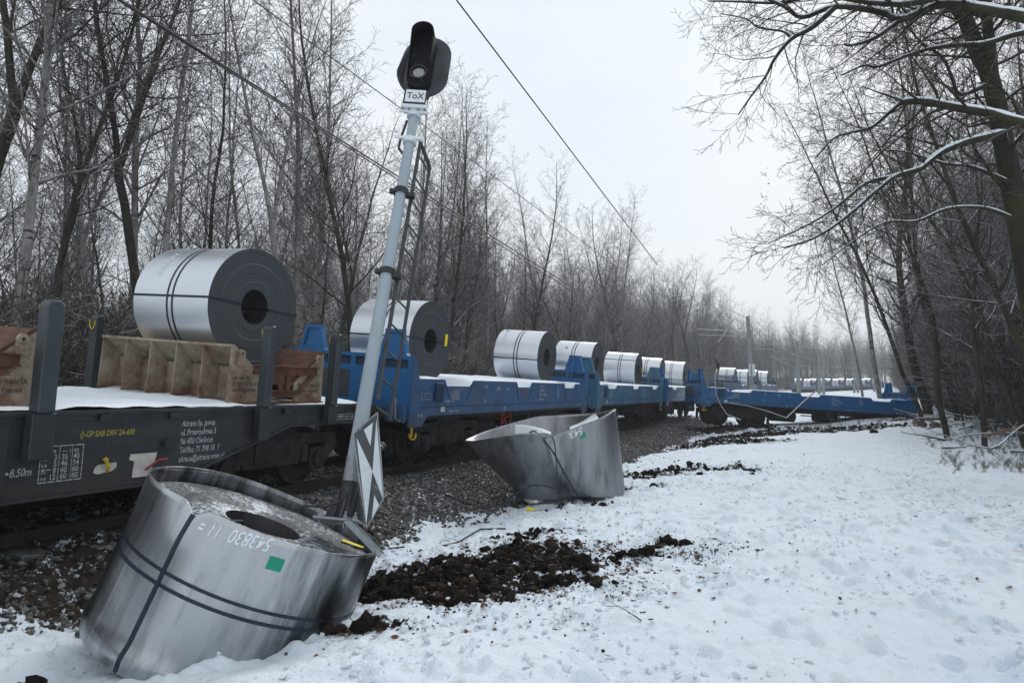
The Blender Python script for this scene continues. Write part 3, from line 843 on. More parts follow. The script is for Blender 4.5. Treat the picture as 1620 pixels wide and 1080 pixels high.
# ------------------------------------------------------------------ coil saddles on the dark wagon
def saddle(x0, label):
    """cradle frame: local origin at its floor corner, x along train, y across"""
    g = empty('coil_saddle', tf(x0, 0, 1.335), label, 'cradle', 'rusty coil cradles on the dark wagon')
    Lx, W, H = 1.82, 1.25, 0.735
    t = 0.014
    for e in (0, 1):
        def fx(x): return x if e == 0 else Lx - x
        # five bays: transverse fins standing out of the sloped plate
        for k in range(6):
            yy = W - (2 * W) * k / 5
            poly = [(fx(0.0), 0.0), (fx(0.30), 0.0), (fx(0.30), 0.44), (fx(0.02), H)]
            if k in (0, 5):
                poly = [(fx(0.0), 0.0), (fx(0.62), 0.0), (fx(0.62), 0.30), (fx(0.02), H)]
            if e == 0 or k in (0, 5):
                MB().prism(poly, yy - t / 2, yy + t / 2, axis='y').build('fin' if k not in (0, 5) else 'side_plate', M['saddle'], g)
            elif k:
                MB().prism(poly, yy - t / 2, yy + t / 2, axis='y').build('fin', M['saddle'], g)
        # sloped bearing plate and upright web with slots
        n = 5
        MB().prism([(fx(0.0), H - 0.02), (fx(0.0), H + 0.012), (fx(0.055), H + 0.012), (fx(0.72), 0.23), (fx(0.70), 0.205), (fx(0.04), H - 0.02)], -W - 0.012, W + 0.012, axis='y').build('bearing_plate', M['saddle'] if e == 0 else M['rust'], g)
        wb = MB()
        a, b = sorted((fx(0.302), fx(0.314)))
        for k in range(n):
            yc = W - (2 * W) * (k + 0.5) / n
            w2 = W / n - t / 2
            wb.box(a, b, yc - w2, yc - w2 + 0.19, 0, 0.45); wb.box(a, b, yc - w2 + 0.30, yc + w2, 0, 0.45)
            wb.box(a, b, yc - w2 + 0.19, yc - w2 + 0.30, 0, 0.08); wb.box(a, b, yc - w2 + 0.19, yc - w2 + 0.30, 0.31, 0.45)
        wb.build('web_plate', M['saddle'], g)
        a, b = sorted((fx(0.40), fx(0.41)))
        MB().box(a, b, -W + 0.02, W - 0.02, 0, 0.40).build('slot_shade_plate', M['under'], g)  # added dark backing, paints the shade seen inside the web slots
        for s in (-1, 1):   # lifting eye
            m = MB()
            X = fx(0.16)
            m.lathe([(0.022, -0.02), (0.055, -0.02), (0.055, 0.02), (0.022, 0.02), (0.022, -0.02)], 14, axis='y')
            m.v = [(x_ + X, y_ + s * (W + 0.035), z_ + H - 0.10) for x_, y_, z_ in m.v]
            m.box(X - 0.055, X + 0.055, s * (W + 0.035) - 0.02, s * (W + 0.035) + 0.02, H - 0.25, H - 0.13)
            m.build('lifting_eye', M['saddle'], g)
    for s in (-1, 1):
        yy = s * (W + 0.01)
        for (z, xa, xb) in ((0.44, 0.40, 1.66), (0.115, 0.62, 1.2)):
            m = MB()
            q = 0.05 if z > 0.3 else 0.035
            m.box(xa, xb, yy - 0.012, yy + 0.012, z - q, z + q)
            m.box(xa, xb, yy - 0.05, yy + 0.05, z - q - 0.012, z - q); m.box(xa, xb, yy - 0.05, yy + 0.05, z + q, z + q + 0.012)
            m.build('side_beam', M['rust'], g)
        m = MB()
        m.prism([(1.20, 0.10), (1.30, 0.10), (1.60, 0.38), (1.50, 0.38)], yy - 0.03, yy - 0.01, axis='y')
        m.prism([(0.80, 0.38), (0.88, 0.38), (0.98, 0.12), (0.90, 0.12)], yy - 0.03, yy - 0.01, axis='y')
        m.box(1.02, 1.10, yy - 0.03, yy + 0.02, 0.13, 0.38)
        m.build('brace', M['rust'], g)
        MB().box(0.0, Lx, s * W - 0.05, s * W + 0.05, -0.03, -0.002).build('foot_rail', M['rust'], g)
    yt = -W - 0.024
    side_text(g, 'Ład. max 35t\nŚr. KRĘGU Ø 1,3-2,2\nSzer. KRĘGU max 1,6', 0.075, 0.07, 0.30, -W - 0.010, M['letter_black'], xs=0.74, bold=0.001)
    side_text(g, 'własność\nArcelorMittal Poland S.A.\nOddział w Krakowie', 0.075, 1.52, 0.29, -W - 0.010, M['letter_black'], xs=0.62, bold=0.001, align='CENTER')
    side_text(g, 'ARCELORMITTAL  KRAKÓW', 0.06, 0.5, 0.42, -W - 0.005, M['letter_black'], xs=0.8)
    return g
saddle(6.45, 'cream and rusty steel cradle with five open bays under the large coil')
saddle(2.28, 'rust brown steel cradle cut off by the left edge of the picture')

# ------------------------------------------------------------------ steel coils
def cyl_band(R, L, ang0, ang1, half, z0=None, lift=0.004, n=24):
    """strip following the circumference of a Y-axis cylinder sitting at y0"""
    m = MB(); vs = []
    for k in range(n + 1):
        t = ang0 + (ang1 - ang0) * k / n
        for dy in (-half, half): vs.append(((R + lift) * cos(t), z0 + dy, R + (R + lift) * sin(t)))
    m.add(vs, [(2 * k, 2 * k + 1, 2 * k + 3, 2 * k + 2) for k in range(n)], 0, True)
    return m
def coil_body(R, r, L, n=72):
    m = MB()
    h = L / 2
    prof = [(r, -h + 0.05), (r, h - 0.05)]
    m.lathe([(r, -h + 0.01), (r, h - 0.01)], n, 'y', [2])
    rs = [r, r + (R - r) * .18, r + (R - r) * .2, r + (R - r) * .38, r + (R - r) * .4, r + (R - r) * .62, r + (R - r) * .635, r + (R - r) * .9, r + (R - r) * .915, R]
    hs = [h - .01, h - .004, h - .008, h - .008, h - .002, h - .002, h - .007, h - .006, h, h]
    m.lathe(list(zip(rs, [-v for v in hs])), n, 'y', [1] * 9)
    m.lathe(list(zip(rs, hs))[::-1], n, 'y', [1] * 9)
    m.lathe([(R, h), (R, -h)], n, 'y', [0])
    m.v = [(x, y, z + R) for x, y, z in m.v]
    return m
def coil(M_w, label, R=0.83, L=1.43, eye_strap=True, ang=3.0, tagpos=None, sticker=None, digits=None, group='steel coils on the train', r=0.25, far=False, strap_y=0.0):
    t = empty('steel_coil', M_w, label, 'steel coil', group)
    coil_body(R, r, L, 40 if far else 88).build('coil_body', [M['coil_skin'], M['coil_face'], M['coil_bore']], t, fix=True)
    for dy in (-0.05, 0.05):
        cyl_band(R, L, 0, 2 * pi, 0.016 if not far else 0.02, strap_y + dy, n=40 if far else 88).build('hoop_strap', M['strap'], t, fix=False)
    if eye_strap:
        for s in ((pi, ) if not far else (pi,)):
            a = s + radians(ang)
            q = 0.016
            path = []
            h = L / 2 + 0.006
            # radial loop through the bore on both sides
            for sgn in (0, 1):
                aa = a + sgn * pi
                m = MB()
                d = (cos(aa), sin(aa)); nrm = (-sin(aa) * q, cos(aa) * q)
                P = [(R + .006, -h), (R + .006, h), (r - .006, h), (r - .006, -h), (R + .006, -h)]
                vs = []
                for (rr, yy) in P:
                    vs.append((rr * d[0] - nrm[0], yy, R + rr * d[1] - nrm[1])); vs.append((rr * d[0] + nrm[0], yy, R + rr * d[1] + nrm[1]))
                m.add(vs, [(2 * k, 2 * k + 1, 2 * k + 3, 2 * k + 2) for k in range(4)])
                m.build('eye_strap', M['strap'], t, fix=False)
    if tagpos:
        a, rr = tagpos
        m = MB()
        x, z = rr * cos(a), R + rr * sin(a)
        m.prism([(x - .045, z - .13), (x + .045, z - .12), (x + .06, z + .11), (x + .02, z + .14), (x - .04, z + .12)], -L / 2 - 0.02, -L / 2 - 0.008, axis='y')
        m.build('paper_tag', M['yellow_tag'], t)
    if sticker:
        a, y0 = sticker
        cyl_band(R, L, a - 0.05, a + 0.05, 0.045, y0, n=3).build('green_sticker', M['green'], t, fix=False)
    if digits:
        txt, a, y0, size = digits
        me = text_mesh(txt, size, M['chalk'], 'chalk_writing', 'CENTER', 0.0)
        for v in me.vertices:
            th = a + v.co.y / R            # letters stacked round the hoop direction
            th = a + (v.co.x) / R
            yy = y0 + v.co.y
            v.co = ((R + .004) * cos(th), yy, R + (R + .004) * sin(th))
        link('chalk_writing', me, t)
    return t
coil(tf(7.32, 0.0, 1.81), 'large coil held in the rusty cradle on the dark wagon', 0.83, 1.45, digits=('543830', radians(140), 0.30, 0.16), sticker=(radians(108), 0.28), ang=-3)

# ------------------------------------------------------------------ blue coil wagons
WL = 10.2
HOFF = (1.8, 5.15, 8.5)
def blue_wagon(M_w, label, paint, detail=2, end_bogie=True, marks=True, group='blue coil wagons of the train', teal_end=False, first_bogie=True, buf=True):
    w = empty('coil_wagon', M_w, label, 'wagon', group)
    endp = M['blue'] if paint is M['blue_dusty'] else paint
    # side profile
    top = 1.73; low = 1.60
    up = [(0.0, 2.13), (0.10, 2.13), (0.22, 1.78), (0.26, top)]
    for c in HOFF:
        hw = 0.52 if c < 2 else 0.40
        up += [(c - hw - 0.10, top), (c - hw, low), (c + hw, low), (c + hw + 0.10, top)]
    up += [(WL - 0.26, top), (WL - 0.22, 1.78), (WL - 0.10, 2.13), (WL, 2.13)]
    dn = [(WL, 0.84), (WL - 0.45, 0.84), (WL - 0.62, 1.03), (0.62, 1.03), (0.45, 0.84), (0.0, 0.84)]
    for s in (-1, 1):
        m = MB(); a, b = sorted((s * 1.42, s * 1.39))
        m.prism(up + dn, a, b, axis='y')
        m.build('side_wall', paint, w)
    # raised V ribs and bottom rail on the sides
    if detail:
        for s in (-1, 1):
            m = MB()
            for c in HOFF:
                hw = 0.52 if c < 2 else 0.40
                for (p, q) in (((c - hw - 0.12, 1.70), (c - 0.30, 1.27)), ((c - 0.30, 1.27), (c + 0.30, 1.27)), ((c + 0.30, 1.27), (c + hw + 0.12, 1.70))):
                    dx, dz = q[0] - p[0], q[1] - p[1]; l = sqrt(dx * dx + dz * dz); nx, nz = -dz / l * 0.010, dx / l * 0.010
                    a, b = sorted((s * 1.421, s * 1.433))
                    m.prism([(p[0] - nx, p[1] - nz), (q[0] - nx, q[1] - nz), (q[0] + nx, q[1] + nz), (p[0] + nx, p[1] + nz)], a, b, axis='y')
            m.build('pocket_rib', paint, w)
            a, b = sorted((s * 1.421, s * 1.429))
            MB().box(0.3, WL - 0.3, a, b, 1.195, 1.207).build('side_seam', M['slot_dark'], w)
    # floor with transverse troughs
    xs = [(0.1, 1.66)]
    for c in HOFF: xs += [(c - 0.62, 1.66), (c - 0.22, 1.40), (c + 0.22, 1.40), (c + 0.62, 1.66)]
    xs += [(WL - 0.1, 1.66)]
    fl = MB(); fl.prism(xs + [(WL - 0.1, 1.1), (0.1, 1.1)], -1.37, 1.37, axis='y')
    fl.build('trough_floor', paint, w)
    # end walls with two trapezoid horns each
    for e in (0, 1):
        def fx(x): return x if e == 0 else WL - x
        a, b = sorted((fx(0.0) , fx(0.10)))
        m = MB()
        ya = 1.385
        if detail:
            m.box(a, b, -ya, ya, 2.06, 2.13)                       # top rail
            m.box(a, b, -ya, ya, 1.80, 1.90)                       # rail under the slots
            posts = [-ya, -1.30, -0.78, -0.68, -0.12, -0.02, 0.42, 0.52, 0.98, 1.08, ya - 0.06, ya]
            for k in range(0, len(posts), 2): m.box(a, b, posts[k], posts[k + 1], 1.90, 2.06)
            m.box(a, b, -ya, ya, 0.98, 1.80)
            m.build('end_wall', endp, w)
            c_, d_ = sorted((fx(0.05), fx(0.095)))
            MB().box(c_, d_, -ya, ya, 1.90, 2.06).build('slot_recess', M['slot_dark'], w)
            c_, d_ = sorted((fx(-0.012), fx(-0.001)))
            MB().box(c_, d_, -0.02, ya, 1.30, 1.80).build('grey_end_panel', M['grey_panel'], w)
        else:
            m.box(a, b, -ya, ya, 0.98, 2.13); m.build('end_wall', paint, w)
        for s in (-1, 1):
            y0, y1 = 0.62 * s, 1.27 * s
            q0, q1 = 0.75 * s, 1.13 * s
            h = MB()
            a2, b2 = sorted((fx(0.0), fx(0.12)))
            h.prism([(y0, 2.132), (y1, 2.132), (y1 - .04 * s, 2.19), (y0 + 0.04 * s, 2.19)], a2, b2, axis='x')
            h.prism([(y0 + .03 * s, 2.19), (y0 + .10 * s, 2.19), (q0 + .06 * s, 2.55), (q0, 2.55)], a2, b2, axis='x')
            h.prism([(y1 - .03 * s, 2.19), (y1 - .10 * s, 2.19), (q1 - .06 * s, 2.55), (q1, 2.55)], a2, b2, axis='x')
            h.prism([(q0, 2.55), (q1, 2.55), (q1 - .005, 2.61), (q0 + .005, 2.61)], a2, b2, axis='x')
            a3, b3 = sorted((fx(0.04), fx(0.08)))
            h.prism([(y0 + .09 * s, 2.19), (y1 - .09 * s, 2.19), (q1 - .05 * s, 2.55), (q0 + .05 * s, 2.55)], a3, b3, axis='x')
            # raking back stay
            h.prism([(fx(0.12), 2.13), (fx(0.12), 2.6), (fx(0.40), 1.72), (fx(0.34), 1.72)], s * 0.93, s * 0.95, axis='y')
            h.build('end_horn', endp, w)
    # underframe
    u = MB()
    u.box(0.3, WL - 0.3, -0.5, 0.5, 0.78, 1.08); u.box(0.25, WL - 0.25, -1.37, 1.37, 0.96, 1.08)
    u.build('underframe', M['under'], w)
    if detail == 2:
        t = MB(); t.tube([(3.55, -0.65, 0.62), (3.6, -0.65, 0.62), (4.7, -0.65, 0.62), (4.75, -0.65, 0.62)], [0.2, 0.27, 0.27, 0.2], 16)
        t.build('air_tank', M['under'], w)
        t = MB(); t.tube([(5.6, -0.75, 0.66), (6.3, -0.75, 0.66)], 0.2, 14); t.box(6.0, 6.6, -1.2, -0.9, 0.6, 0.9)
        t.tube([(4.9, -1.0, 0.7), (7.3, -1.0, 0.7)], 0.03, 6); t.tube([(3.0, -1.2, 0.9), (7.6, -1.2, 0.9)], 0.02, 6)
        t.build('brake_gear', M['under'], w)
        for k in range(4):
            MB().box(6.0 + k * 0.28, 6.04 + k * 0.28, -1.36, -1.33, 0.62, 0.96).build('brake_hanger', M['under'], w)
        hw = MB()
        R_ = 0.26
        hw.tube([(4.22 + R_ * cos(t_ * pi / 12), -1.40, 0.84 + R_ * sin(t_ * pi / 12)) for t_ in range(25)], 0.016, 8, caps=False)
        for k in range(4): hw.tube([(4.22, -1.37, 0.84), (4.22 + R_ * cos(k * pi / 2 + .5), -1.40, 0.84 + R_ * sin(k * pi / 2 + .5))], 0.011, 6)
        hw.tube([(4.22, -1.36, 0.84), (4.22, -1.0, 0.84)], 0.022, 8)
        if 'hand wheel' in label: hw.build('hand_wheel', M['red'], w)
        for x in (0.18, WL - 0.18):
            h = MB()
            h.box(x - 0.02, x + 0.02, -1.39, -1.36, 0.66, 0.84)
            h.tube([(x - 0.11, -1.40, 0.72), (x - 0.10, -1.41, 0.66), (x - 0.04, -1.42, 0.62), (x + 0.04, -1.42, 0.62), (x + 0.10, -1.41, 0.66), (x + 0.11, -1.40, 0.72)], 0.016, 6)
            h.build('yellow_lashing_hook', M['yellow'], w)
        b = MB(); b.box(0.80, 1.10, -1.47, -1.422, 1.30, 1.66).build('document_box', M['slot_dark'], w, bevel=0.01)
        g = MB()
        for k in range(4): g.box(0.84 + k * .07, 0.85 + k * .07, -1.478, -1.471, 1.33, 1.62)
        g.build('box_grille', paint, w)
        MB().tube([(-0.15, -1.2, 1.35), (-0.20, -1.25, 1.0), (-0.12, -1.3, 0.95), (0.0, -1.3, 1.0)], 0.014, 6).build('end_handle', M['galv'], w)
        MB().box(-0.10, -0.001, -1.37, -0.95, 0.92, 1.28).build('coupling_bracket', paint, w, bevel=0.01)
        MB().box(1.10, 1.25, -1.425, -1.421, 1.10, 1.20).build('white_patch', M['white_plate'], w)
    if marks:
        y = -1.4245
        g = MB()
        for k in range(4): g.box(0.36 + k * .11, 0.366 + k * .11, y - .001, y, 1.34, 1.46)
        g.box(0.36, 0.696, y - .001, y, 1.34, 1.346).box(0.36, 0.696, y - .001, y, 1.46, 1.466)
        g.build('stencil_grid', M['letter_white'], w, fix=False)
        side_text(w, '⊥', 0.10, 0.45, 1.52, y, M['letter_yellow'], bold=.001)
        side_text(w, '⊢10.0m⊣', 0.09, 1.20, 1.27, y, M['letter_white'], bold=.001)
        side_text(w, 'R 16', 0.09, 0.28, 1.02, y, M['letter_white'], bold=.001)
        side_text(w, 'NSR 17.10.12', 0.075, 1.42, 1.08, y, M['letter_white'], bold=.001)
        for r_ in range(5):
            t = 'm  2,1  1,8  1,5' if r_ == 0 else ['', 'A 12 16 20 24', 'B 14 18 22 26', 'C 18 22 28 32', 'D 20 24 30 36'][r_]
            side_text(w, t, 0.055, 1.46 + (0.12 if r_ == 0 else 0), 1.52 - r_ * 0.047, y, M['letter_white'], bold=.001, xs=1.05)
        side_text(w, 'RIV', 0.09, 2.95, 1.57, y, M['letter_white'], bold=.001)
        side_text(w, 'MC', 0.09, 2.95, 1.47, y, M['letter_red'], bold=.001)
        side_text(w, '2 a', 0.10, 2.92, 1.27, y, M['letter_white'], bold=.001)
        side_text(w, '(GP)', 0.11, 3.55, 1.53, y, M['letter_white'], bold=.001)
        side_text(w, 'R.y.', 0.11, 4.10, 1.53, y, M['letter_white'], bold=.001)
        side_text(w, '10.65 . 7.2 . 5\n12.85 . 9.4 . 7\n10 . 3.22', 0.06, 5.0, 1.50, y, M['letter_red'], bold=.001)
        side_text(w, '31 51\nPL-NSA\n4675 120-5\nShmms', 0.105, 6.15, 1.60, y, M['letter_white'], bold=.001)
        side_text(w, 'A B C\n— 24 32\n— 28 36\n— 34 42\n— 38 46', 0.062, 7.4, 1.60, y, M['letter_white'], bold=.0005)
        side_text(w, 'E 1.10.14', 0.07, 6.9, 1.08, y, M['letter_yellow'], bold=.001)
        side_text(w, '^', 0.22, 4.0, 1.0, y, M['letter_white'], bold=.001)
        side_text(w, 'REV  2016', 0.08, 9.2, 1.08, y, M['letter_white'], bold=.001)
    if first_bogie: bogie(w, 1.95)
    if end_bogie: bogie(w, WL - 1.95)
    if buf: buffers(w, 0.0, -1); buffers(w, WL, 1)
    def trough(X, Y, Z):
        for c in HOFF:
            d = np.abs(X - c); Z = Z - 0.22 * (1 - sstep(0.30, 0.62, d))
        return Z
    snow_sheet(w, 0.35, WL - 0.35, -1.38, 1.38, 1.665, int(M_w.translation.x * 7) % 50, 0.03, 0.1 if detail else 0.3, 0.085, trough)
    return w
blue_wagon(tf(10.5), 'faded blue coil wagon coupled behind the dark wagon, red hand wheel below', M['blue_dusty'], 2)
coil(tf(12.25, 0.05, 1.66), 'bright steel coil behind the signal mast, yellow tag on its dark side', 0.83, 1.45, tagpos=(radians(5), 0.60), ang=-2)
coil(tf(18.95, 0.05, 1.68), 'third loaded steel coil, single coil standing clear on the blue wagon', 0.77, 1.40, digits=('543829', radians(140), 0.42, 0.15), sticker=(radians(112), 0.52), ang=8)
blue_wagon(tf(21.7), 'pale teal blue coil wagon, second of the blue wagons', M['teal'], 2)
coil(tf(23.9, 0.05, 1.68), 'steel coil partly hidden by the blue horn of the wagon end, green sticker', 0.77, 1.42, digits=('543827', radians(150), 0.45, 0.15), sticker=(radians(140), 0.30), eye_strap=False)
coil(tf(30.1, 0.05, 1.68), 'steel coil with one dark strap across its upper half, on the teal wagon', 0.73, 1.40, tagpos=(radians(0), 0.55), ang=-32)
blue_wagon(tf(32.9), 'strong blue coil wagon, third of the blue wagons, cut off by the slewed one', M['blue'], 1)
coil(tf(35.0, 0.05, 1.68), 'steel coil behind the bright blue horn of the third blue wagon', 0.73, 1.42, eye_strap=False)
coil(tf(41.4, 0.05, 1.68), 'steel coil at the far end of the third blue wagon, two yellow tags', 0.76, 1.40, tagpos=(radians(-15), 0.5), sticker=(radians(125), 0.45), ang=25)

# slewed wagon lying across the line
DM = frame((8.75, 33.5, 0.22), radians(0.6), 0.0, radians(3.75))
blue_wagon(DM, 'bright blue derailed wagon slewed across the track with its far end on the ground', M['blue'], 2, end_bogie=False, buf=False, group=None)

# the rest of the train, beyond the break
def far_set():
    a = [(19.5, 63.2, atan2(.876, .482), .72), (25.15, 73.4, atan2(.866, .5), .86)]
    labs = ['grey blue wagon just beyond the slewed wagon', 'grey blue wagon beyond the break, behind the tall concrete mast']
    for i, (x, y, yaw, z) in enumerate(a):
        Mx = frame((x, y, z), yaw, radians(2.5))
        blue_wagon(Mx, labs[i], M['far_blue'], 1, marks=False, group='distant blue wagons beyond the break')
        for j, c in enumerate(HOFF[::2]):
            coil(Mx @ Matrix.Translation((c, 0, 1.68)), ['first', 'second', 'third', 'last'][i * 2 + j] + ' coil from the left on the short row of wagons beyond the slewed wagon', 0.80, 1.4, far=True, group='coils beyond the break')
    x, y, yaw = 61.8, 149.0, atan2(.776, .63)
    nm = ['nearest wagon of the far train on the curve', 'second wagon of the far train on the curve', 'third wagon of the far train on the curve', 'fourth wagon of the far train on the curve', 'fifth wagon of the far train on the curve', 'last visible wagon of the far train, among the trees']
    cn = ['first', 'second', 'third', 'fourth', 'fifth', 'sixth', 'seventh', 'eighth', 'ninth', 'tenth', 'eleventh', 'twelfth']
    for i in range(6):
        z = 1.34 + (y - 149) * 0.0215
        Mx = frame((x, y, z), yaw, radians(2.5))
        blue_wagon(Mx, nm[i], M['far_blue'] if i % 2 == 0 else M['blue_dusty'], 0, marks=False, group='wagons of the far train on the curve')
        for j, c in enumerate(HOFF[::2]):
            coil(Mx @ Matrix.Translation((c, 0, 1.68)), cn[i * 2 + j] + ' coil from the left on the far train on the curve', 0.80, 1.4, far=True, group='coils of the far train')
        x += 11.2 * cos(yaw); y += 11.2 * sin(yaw); yaw -= 0.02
far_set()

# ------------------------------------------------------------------ big fallen coil in the foreground
def fallen_coil():
    a = Vector((0.36594778, 0.08403282, 0.9268337)).normalized()
    u = Vector((0.93012356, 0, -0.36724673)).normalized()
    w_ = a.cross(u).normalized()
    base = Vector((-2.43180448, 5.66589754, -0.33663808))
    Mx = Matrix(((u.x, w_.x, a.x, base.x), (u.y, w_.y, a.y, base.y), (u.z, w_.z, a.z, base.z), (0, 0, 0, 1)))
    t = empty('fallen_steel_coil', Mx, 'big fallen steel coil lying tilted in the snow, green sticker and chalk number', 'steel coil', None)
    R, L, r = 0.957, 1.161, 0.315
    # outer wraps: a thin shell standing proud of the wound core, pinched in at the strap
    sa = radians(-106)
    def rim(th):
        d = abs((th - sa + pi) % (2 * pi) - pi)
        return L - 0.075 * math.exp(-(d / 0.08) ** 2) + 0.012 * sin(3 * th + 1) 
    def rad(th, z):
        d = abs((th - sa + pi) % (2 * pi) - pi)
        k = max(0, (z - L + 0.30) / 0.30)
        pinch = 0.05 * math.exp(-(d / 0.16) ** 2) * k ** 1.5
        wob = 0.010 * sin(2 * th + 0.6) * k + 0.004 * sin(5 * th + z * 3)
        foot = 0.022 * math.exp(-((z - 0.07) / 0.07) ** 2)
        return R - pinch + wob + foot
    n, nz = 160, 26
    m = MB(); vs = []
    for j in range(nz + 1):
        for k in range(n):
            th = 2 * pi * k / n
            z = -0.02 + (rim(th) + 0.02) * j / nz
            vs.append((rad(th, z) * cos(th), rad(th, z) * sin(th), z))
    for j in range(nz + 1):
        for k in range(n):
            th = 2 * pi * k / n
            z = -0.02 + (rim(th) + 0.02) * j / nz
            q = rad(th, z) - 0.012
            vs.append((q * cos(th), q * sin(th), z))
    N1 = (nz + 1) * n
    fs = []
    for j in range(nz):
        for k in range(n):
            k2 = (k + 1) % n
            fs.append((j * n + k, j * n + k2, (j + 1) * n + k2, (j + 1) * n + k))
            fs.append((N1 + j * n + k, N1 + (j + 1) * n + k, N1 + (j + 1) * n + k2, N1 + j * n + k2))
    for k in range(n):
        k2 = (k + 1) % n
        fs.append((nz * n + k, nz * n + k2, N1 + nz * n + k2, N1 + nz * n + k))
    m.add(vs, fs, 0, True)
    m.build('outer_wrap', M['coil_soot_reflection'], t, fix=False)
    # wound core
    c = MB()
    zt = L - 0.115
    c.lathe([(r, 0.0), (r, zt - 0.03)], 96, 'z', [1])
    rs = np.linspace(r, R - 0.018, 12); hz = [zt - .03, zt - .008, zt - .01, zt, zt - .004, zt + .002, zt - .008, zt - .002, zt, zt - .01, zt - .004, zt - .02]
    c.lathe(list(zip(rs, hz)), 96, 'z', [0] * 11)
    c.build('wound_core', [M['coil_face_snowy'], M['coil_bore']], t, fix=True)
    # bands
    def band(z, half, tilt=0.0, t0=0, t1=2 * pi):
        b = MB(); v = []
        nn = 120
        for k in range(nn + 1):
            th = t0 + (t1 - t0) * k / nn
            zz = z + tilt * cos(th - radians(190))
            for d in (-half, half):
                v.append(((rad(th, zz + d) + .004) * cos(th), (rad(th, zz + d) + .004) * sin(th), zz + d))
        b.add(v, [(2 * k, 2 * k + 1, 2 * k + 3, 2 * k + 2) for k in range(nn)], 0, True)
        b.build('hoop_strap', M['strap'], t, fix=False)
    band(0.672, 0.0115, 0.03); band(0.588, 0.0125, 0.02)
    # upright strap running over the rim and into the bore
    b = MB(); v = []
    th0 = sa
    pts = [(rad(th0, z) + .007, z) for z in np.linspace(-0.02, rim(th0), 24)] + [(R - 0.07, rim(th0) + .006), (R - 0.10, zt + .012), (r - .006, zt + .008), (r - .006, 0.1)]
    for (q, z) in pts:
        dth = 0.0155 / max(q, 0.3)
        tt = th0 - 0.02 * (1 - z / L)
        v.append((q * cos(tt - dth), q * sin(tt - dth), z)); v.append((q * cos(tt + dth), q * sin(tt + dth), z))
    b.add(v, [(2 * k, 2 * k + 1, 2 * k + 3, 2 * k + 2) for k in range(len(pts) - 1)], 0, False)
    b.build('eye_strap', M['strap'], t, fix=False)
    b = MB(); v = []
    tt = radians(12)
    for (q, z) in [(r - .005, 0.3), (r - .005, zt - .02), (R - .03, zt + .008)]:
        dth = 0.012 / q
        v.append((q * cos(tt - dth), q * sin(tt - dth), z)); v.append((q * cos(tt + dth), q * sin(tt + dth), z))
    b.add(v, [(0, 1, 3, 2), (2, 3, 5, 4)])
    b.build('eye_strap', M['strap'], t, fix=False)
    # green sticker
    def patch(a0, a1, z0, z1, skew, mat, name, nn=5):
        b = MB(); v = []
        for k in range(nn + 1):
            th = a0 + (a1 - a0) * k / nn
            for z in (z0, z1):
                zz = z
                q = rad(th, zz) + .005
                th2 = th + skew * (z - z0)
                v.append((q * cos(th2), q * sin(th2), zz))
        b.add(v, [(2 * k, 2 * k + 1, 2 * k + 3, 2 * k + 2) for k in range(nn)], 0, True)
        b.build(name, mat, t, fix=False)
    patch(radians(-67.8), radians(-61.2), 0.945, 1.035, 0.0, M['green'], 'green_sticker')
    # chalk number, written upside down
    me = text_mesh('543830  11 =', 0.135, M['chalk'], 'chalk_writing', 'LEFT', 0.001, 0.25, 0.72)
    for vv in me.vertices:
        s_ = vv.co.x; h_ = vv.co.y
        th = radians(-68.5) - s_ / R
        z = 1.150 - h_ - 0.16 * s_ * 0.55
        q = rad(th, z) + .004
        vv.co = (q * cos(th), q * sin(th), z)
    link('chalk_writing', me, t)
    # paper tag lying on the snowy face
    m = MB()
    cx_, cy_ = 0.69, 0.44
    pr = [(-.10, -.055), (.10, -.035), (.10, .045), (-.10, .035)]
    rot = radians(10)
    m.prism([(cx_ + p[0] * cos(rot) - p[1] * sin(rot), cy_ + p[0] * sin(rot) + p[1] * cos(rot)) for p in pr], zt + 0.010, zt + 0.014, axis='z')
    m.build('paper_tag', M['yellow_tag'], t)
    # snow drifted against the inside of the rim
    m = MB(); v = []; nn = 40
    for k in range(nn + 1):
        th = radians(-30) + radians(210) * k / nn
        wv = 0.06 + 0.05 * fbm(np.array(th * 3), np.array(0.5), 3, 2)
        w1 = float(wv) * math.sin(pi * k / nn) ** 0.4 + 0.005
        v.append(((R - .02) * cos(th), (R - .02) * sin(th), zt + 0.01 + w1 * 0.25)); v.append(((R - .02 - w1) * cos(th), (R - .02 - w1) * sin(th), zt + .001))
    return t
fallen_coil()

